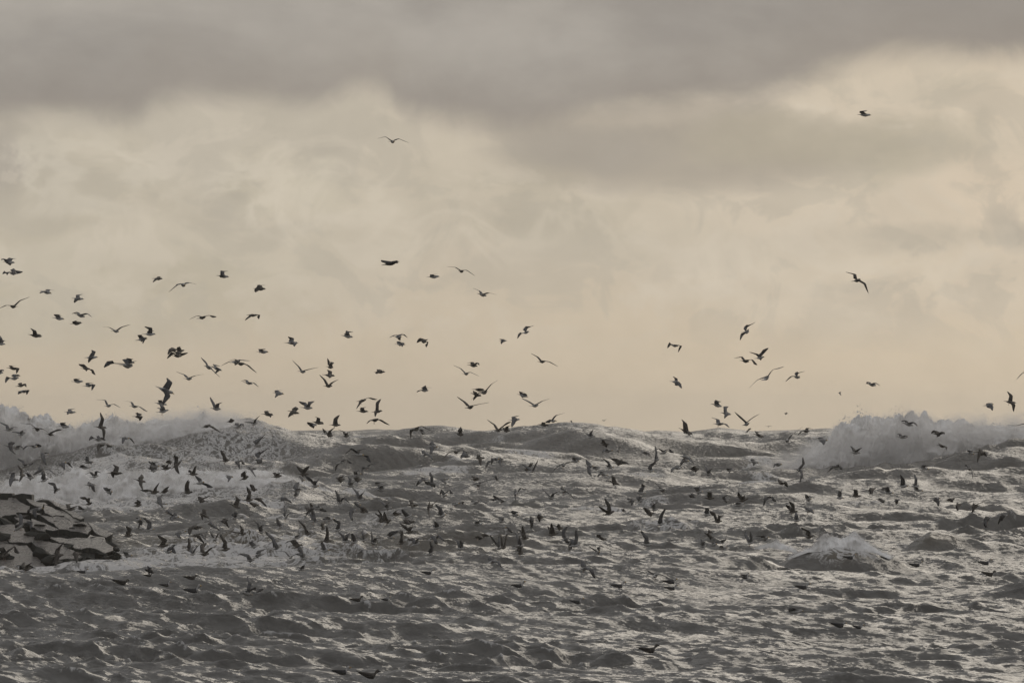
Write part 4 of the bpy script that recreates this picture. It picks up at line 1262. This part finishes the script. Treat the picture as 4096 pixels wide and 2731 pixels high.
L1, L2, LB = 0.30, 0.43, 0.605
def gull_geom(K, D, rs, legs):
    """vertices (relative to the body centre), faces, material indices of a flying gull from its picture points"""
    bx, by, tx, ty = K[:4]
    cx_, cy_ = tx + (bx - tx) * 0.55, ty + (by - ty) * 0.55
    C0 = at(cx_, cy_, D)
    ax = seg(tx, ty, bx, by, D, LB, 1 if rs.random() < 0.72 else -1)
    u = ax.normalized()
    side = u.cross(UPZ)
    if side.length < 0.2: side = Vector((0, -1, 0)) + Vector((0.3, 0, 0))
    side.normalize(); up = side.cross(u).normalized()
    if up.z < 0: up = -up
    bl = max(ax.length, 0.5)
    T0 = -ax * 0.55
    vs, fs, mi = [], [], []
    fan = 1.0 + rs.random() * 0.9
    rings = []
    for i, (t_, w_, h_, sg) in enumerate(BODY):
        c = T0 + u * (t_ / LB * bl) + up * sg
        if i < 2: w_ *= fan
        rings.append([c + side * (w_ * math.cos(a)) + up * (h_ * math.sin(a)) for a in [k * math.pi / 4 for k in range(8)]])
    ring_loft(vs, fs, mi, rings, [0] * 9 + [3] * 3)
    wings = [(K[4:8], -1), ((K[8:12] if len(K) >= 12 else None), 1)]
    for wk, sgn in wings:
        if wk is None:
            a = wings[0][0]
            jx, jy = rs.uniform(-6, 6), rs.uniform(-2, 6)
            wk = [a[0] + jx * 0.5, a[1] + 2, a[2] + jx, a[3] + jy]
            if rs.random() < 0.25: wk = [a[0] - 5, a[1] + 6, a[2] - 14, a[3] + 14]
        wx_, wy_, qx, qy = wk
        sidew = side.copy()
        if abs(side.y) > 0.35:
            if (sidew.y > 0) != (sgn > 0): sidew = -sidew
        else:
            if (sidew.x > 0) != (wx_ > cx_): sidew = -sidew
        S = u * (0.10 * bl) + sidew * 0.045 + up * 0.028
        sx_, sy_ = cx_ + S.x * F / D, cy_ - S.z * F / D
        V1 = seg(sx_, sy_, wx_, wy_, D, L1, sgn)
        V2 = seg(wx_, wy_, qx, qy, D, L2, sgn * (1 if rs.random() < 0.75 else -1))
        Wp = S + V1; Tp = Wp + V2
        secs = [(S - V1 * 0.12, V1, .205, .030), (S + V1 * 0.45, V1, .185, .026), (Wp - V1 * 0.10, V1 * 0.7 + V2 * 0.3, .172, .018), (Wp + V2 * 0.10, V1 * 0.25 + V2 * 0.75, .162, .015),
                (Wp + V2 * 0.42, V2, .128, .010), (Wp + V2 * 0.72, V2, .085, .007), (Wp + V2 * 0.92, V2, .040, .004), (Tp, V2, .008, .002)]
        R_ = []
        for (p_, sp, ch, th) in secs:
            s_ = sp.normalized()
            c = -u - s_ * (-u).dot(s_) * 0.93
            if c.length < 0.25: c = c + up * -0.5
            c.normalize()
            n_ = s_.cross(c)
            if n_.length < 0.1: n_ = up.copy()
            n_.normalize()
            if n_.dot(up) < 0: n_ = -n_
            R_.append([p_ + c * (-0.10 * ch) , p_ + c * (0.22 * ch) + n_ * (th * 0.75), p_ + c * (0.6 * ch) + n_ * (th * 0.5), p_ + c * (0.92 * ch) - n_ * 0.004, p_ + c * (0.3 * ch) - n_ * (th * 0.25)])
        ring_loft(vs, fs, mi, R_, [1, 1, 1, 1, 1, 2, 2])
    if legs:
        for sg in (-1, 1):
            a = u * (-0.06) + side * 0.022 * sg - up * 0.045
            d = (Vector((0, 0, -1)) * rs.uniform(0.5, 1) - u * rs.uniform(0.0, 0.5)).normalized() * rs.uniform(0.09, 0.14)
            b = a + d
            r_ = 0.006
            ringf = lambda p, q: [p + Vector((q, 0, 0)), p + Vector((0, q, 0)), p - Vector((q, 0, 0)), p - Vector((0, q, 0))]
            ring_loft(vs, fs, mi, [ringf(a, r_), ringf(b, r_), [b + u * 0.035 + side * 0.02, b + u * 0.05, b + u * 0.035 - side * 0.02, b - UPZ * 0.008]], [4, 4])
    return C0, vs, fs, mi

def parse(txt):
    out = []
    for ln in txt.strip().splitlines():
        q = ln.split(); f = FR[q[0]]; s = f[2] / 2352
        D = None
        if q[-1][0] == '@': D = float(q[-1][1:]); q = q[:-1]
        v = [float(a) for a in q[1:]]
        out.append((q[0], f, s, v, D))
    return out

birds = []
rb = random.Random(4)
seen = []
for fr, f, s, v, D in parse(BIRDS):
    K = [f[i % 2] + a * s for i, a in enumerate(v)]
    ws = [K[4:8]] + ([K[8:12]] if len(K) >= 12 else [])
    cx_, cy_ = K[2] + (K[0] - K[2]) * 0.55, K[3] + (K[1] - K[3]) * 0.55
    if any(math.hypot(cx_ - a, cy_ - b) < 9 for a, b in seen): continue
    seen.append((cx_, cy_))
    if D is None:
        D = 500 + rb.uniform(-45, 60)
        if cy_ > 2250: D = min(D, 445)
        cand = [F * LB / max(1, math.hypot(K[0] - K[2], K[1] - K[3]))]
        for w_ in ws:
            cand.append(F * (L1 + 0.04) / max(1, math.hypot(w_[0] - cx_, w_[1] - cy_)) * 1.06)
            cand.append(F * L2 / max(1, math.hypot(w_[2] - w_[0], w_[3] - w_[1])))
        D = max(300.0, min([D] + cand))
        low = max([K[1], K[3]] + [w_[k] for w_ in ws for k in (1, 3)])
        hit = sea_hit(cx_, low + 4)[0]
        if D > hit * 0.96: D = max(290, hit * 0.96)
    area = math.hypot(K[0] - K[2], K[1] - K[3]) + sum(math.hypot(w_[2] - cx_, w_[3] - cy_) for w_ in ws) * (1 if len(ws) > 1 else 1.5)
    pal = rb.choices(['pale', 'dark-backed', 'brown'], [0.42, 0.22, 0.36])[0]
    if fr == 'E' and v[0] == 850: pal = 'black'
    birds.append(dict(K=K, D=D, ws=ws, c=(cx_, cy_), area=area, pal=pal, legs=(cy_ > 1600 and rb.random() < 0.35)))
birds.sort(key=lambda b: -b['area'])
single, rest = birds[:300], birds[300:]

# ---- words that tell one gull from another
def words(b):
    K = b['K']; cx_, cy_ = b['c']; px = F / b['D']
    dx_ = (K[0] - K[2]) / px
    if dx_ > 0.27: face = 'facing right'
    elif dx_ < -0.20: face = 'facing left'
    else: face = 'seen end-on'
    e = [(cy_ - w_[3]) / px for w_ in b['ws']]
    if len(e) == 1: wing = 'wings together high' if e[0] > 0.28 else ('wings half raised' if e[0] > 0.02 else 'wings pressed down')
    else:
        a, c = max(e), min(e)
        if c > 0.16: wing = 'steep V wings' if a > 0.38 else 'shallow V wings'
        elif a > 0.2 and c < -0.2: wing = 'wings split vertically'
        elif c < -0.22: wing = 'wings bowed down' if a < 0.05 else 'one wing drooping'
        elif a > 0.16: wing = 'one wing lifted'
        else: wing = 'wings spread level'
    if cy_ < 700: z = 'high in cloudy sky'
    elif cy_ < 1190: z = 'in the upper flock'
    elif cy_ < 1420: z = 'in mid-sky'
    elif cy_ < 1700: z = 'just above ' + ('left breaker' if cx_ < 1050 else 'right breaker' if cx_ > 3250 else 'the horizon')
    elif cx_ < 1050 and cy_ < 1880: z = 'before tall left breaker'
    elif cx_ > 3250 and cy_ < 1880: z = 'before right breaker'
    elif cx_ < 460 and cy_ > 1960: z = 'over the rocks'
    elif cx_ < 1350 and cy_ < 2010: z = 'over the low breaker'
    elif cy_ < 1880: z = 'over the far swell'
    elif cy_ < 2040: z = 'over the middle swell'
    elif cy_ < 2210: z = 'in dense low flock' if cx_ < 2150 else 'low over right water'
    else: z = 'skimming the near water'
    return face, wing, z
ORD = ['leftmost', 'second from left', 'third from left', 'fourth from left', 'fifth from left', 'sixth from left', 'seventh from left', 'eighth from left', 'ninth from left', 'tenth from left', 'eleventh from left', 'twelfth from left']
NUM = ['', 'one', 'two', 'three', 'four', 'five', 'six', 'seven', 'eight', 'nine', 'ten', 'eleven', 'twelve']
def kind_word(b): return {'pale': 'pale gull', 'dark-backed': 'dark-backed gull', 'brown': 'brown gull', 'black': 'black long-necked cormorant'}[b['pal']]
groups = {}
for b in single:
    face, wing, z = words(b)
    b['lab'] = '%s %s, %s, %s' % (kind_word(b), face, wing, z)
    groups.setdefault(b['lab'], []).append(b)
for lab, g in groups.items():
    g.sort(key=lambda b: b['c'][0])
    for i, b in enumerate(g):
        if len(g) > 1:
            o_ = ORD[i] if i < len(g) - 1 else 'rightmost'
            face, wing, z = words(b)
            b['lab'] = '%s of %s: %s %s, %s, %s' % (o_, NUM[len(g)] if len(g) < 13 else 'many', kind_word(b), face, wing.replace('wings held together high', 'wings together high').replace('wings in a ', ''), z)

def bird_mesh(name, vs, fs, mi, pal):
    me_ = bpy.data.meshes.new(name)
    me_.from_pydata([tuple(v_) for v_ in vs], [], fs)
    for mm in PAL[pal]: me_.materials.append(mm)
    me_.polygons.foreach_set('material_index', mi)
    me_.polygons.foreach_set('use_smooth', [True] * len(me_.polygons))
    me_.update()
    return me_
for b in single:
    C0, vs, fs, mi = gull_geom(b['K'], b['D'], rb, b['legs'])
    nm = 'cormorant' if b['pal'] == 'black' else 'gull'
    o = bpy.data.objects.new(nm, bird_mesh(nm, vs, fs, mi, b['pal']))
    COL.objects.link(o); o.location = C0
    tag(o, b['lab'], nm, None if nm == 'cormorant' else 'gulls wheeling over the stormy sea')
if rest:
    VV, FF, MM = [], [], []
    mats = [m_ for p in ('pale', 'dark-backed', 'brown') for m_ in PAL[p]]
    for b in rest:
        C0, vs, fs, mi = gull_geom(b['K'], b['D'], rb, False)
        n0 = len(VV); off = {'pale': 0, 'dark-backed': 5, 'brown': 10}[b['pal'] if b['pal'] != 'black' else 'brown']
        VV += [tuple(v_ + C0) for v_ in vs]; FF += [tuple(i + n0 for i in f_) for f_ in fs]; MM += [m_ + off for m_ in mi]
    o = link_mesh('gull_flock', VV, FF, mats, midx=MM)
    tag(o, 'the many small half-hidden gulls scattered all through the flock', 'gull flock', kind='stuff')

# ---- gulls afloat
SB = [(0.00,.010,.010,.110),(0.05,.026,.018,.102),(0.12,.052,.036,.088),(0.22,.080,.060,.062),(0.32,.092,.074,.048),(0.42,.080,.076,.058),(0.455,.056,.062,.100),(0.468,.046,.054,.150),(0.500,.048,.050,.186),
      (0.540,.040,.042,.194),(0.567,.018,.018,.186),(0.590,.008,.009,.186),(0.610,.003,.004,.176)]
swl = []
for fr, f, s, v, D in parse(SWIM):
    x0_, x1_, yt, yw = f[0] + v[0] * s, f[0] + v[1] * s, f[1] + v[2] * s, f[1] + v[3] * s
    swl.append((x0_, x1_, yt, yw))
swl.sort(key=lambda q: q[3])
lab_s = []
for i, (x0_, x1_, yt, yw) in enumerate(swl):
    cx_ = (x0_ + x1_) / 2
    D, wx_, wz_ = sea_hit(cx_, yw)
    sc1_ = max(0.6, min(1.15, (x1_ - x0_) * D / F / 0.60))
    vs, fs, mi = [], [], []
    rings = []
    for (t_, w_, h_, zc_) in SB:
        rings.append([Vector(((t_ - 0.30), w_ * math.cos(a), zc_ - 0.03 + h_ * math.sin(a))) for a in [k * math.pi / 4 for k in range(8)]])
    hunch = rb.random() < 0.3
    if hunch:
        for k in range(6, 13): rings[k] = [p - Vector((0.03, 0, 0.055)) for p in rings[k]]
    ring_loft(vs, fs, mi, rings, [2, 2, 1, 1, 1, 0, 0, 0, 0, 3, 3, 3])
    # folded wings lying along the back, crossing over the tail
    for sg in (-1, 1):
        R_ = [[Vector((x_ - 0.30, sg * (y_ + w2 * math.cos(a)), z_ + h2 * math.sin(a))) for a in [k * math.pi / 3 for k in range(6)]]
              for x_, y_, z_, w2, h2 in ((-0.06,.006,.128,.006,.006),(0.02,.026,.108,.016,.014),(0.14,.056,.086,.030,.030),(0.27,.070,.062,.030,.045),(0.38,.058,.055,.022,.040),(0.42,.045,.060,.010,.015))]
        ring_loft(vs, fs, mi, R_, [2, 1, 1, 1, 1])
    pal = 'dark-backed' if rb.random() < 0.75 else 'brown'
    o = bpy.data.objects.new('floating_gull', bird_mesh('floating_gull', vs, fs, mi, pal))
    COL.objects.link(o)
    o.location = (wx_, D - 0.3, wz_ + 0.10)
    o.scale = (sc1_,) * 3
    o.rotation_euler = (rb.uniform(-0.08, 0.08), rb.uniform(-0.12, 0.08), rb.uniform(-0.35, 0.35))
    zone = 'far out on the middle swell' if yw < 1950 else ('below the foam at left' if yw < 2420 and cx_ < 1300 else
           'under the amber wave' if cx_ > 3200 and yw < 2420 else 'on dark swell right of centre' if cx_ > 2000 and yw < 2460 else
           'on near water at centre' if yw < 2560 and cx_ < 2100 else 'near the bottom edge' if cx_ < 2000 else 'on near water at right')
    lab_s.append([o, '%s gull afloat%s' % ('dark-backed' if pal == 'dark-backed' else 'brown', ', head drawn in' if hunch else ', head up'), zone, cx_])
gs = {}
for q in lab_s: gs.setdefault(q[1] + q[2], []).append(q)
for g in gs.values():
    g.sort(key=lambda q: q[3])
    for i, q in enumerate(g):
        lb = '%s %s' % (q[1], q[2])
        if len(g) > 1: lb = '%s of %s: %s' % (ORD[i] if i < len(g) - 1 else 'rightmost', NUM[len(g)], lb)
        tag(q[0], lb, 'gull', 'gulls afloat on the sea')

# ------------------------------------------------------------------ salt haze over the sea
hv = [(x, y, z) for z in (-9.0, 34.0) for y in (-9200.0, 9200.0) for x in (-9200.0, 9200.0)]
hf = [(0, 2, 3, 1), (4, 5, 7, 6), (0, 1, 5, 4), (2, 6, 7, 3), (0, 4, 6, 2), (1, 3, 7, 5)]
hz, t = material('haze')
pv = t.n('ShaderNodeVolumePrincipled')
pv.inputs['Color'].default_value = (0.96, 0.93, 0.88, 1)
pv.inputs['Density'].default_value = 0.00007
pv.inputs['Anisotropy'].default_value = 0.6
mo = t.n('ShaderNodeOutputMaterial'); t.put(mo.inputs['Volume'], pv.outputs[0])
hob = link_mesh('haze', hv, hf, [hz], smooth=False)
tag(hob, 'thin pale sea haze hanging over the whole sea', 'haze', kind='stuff')
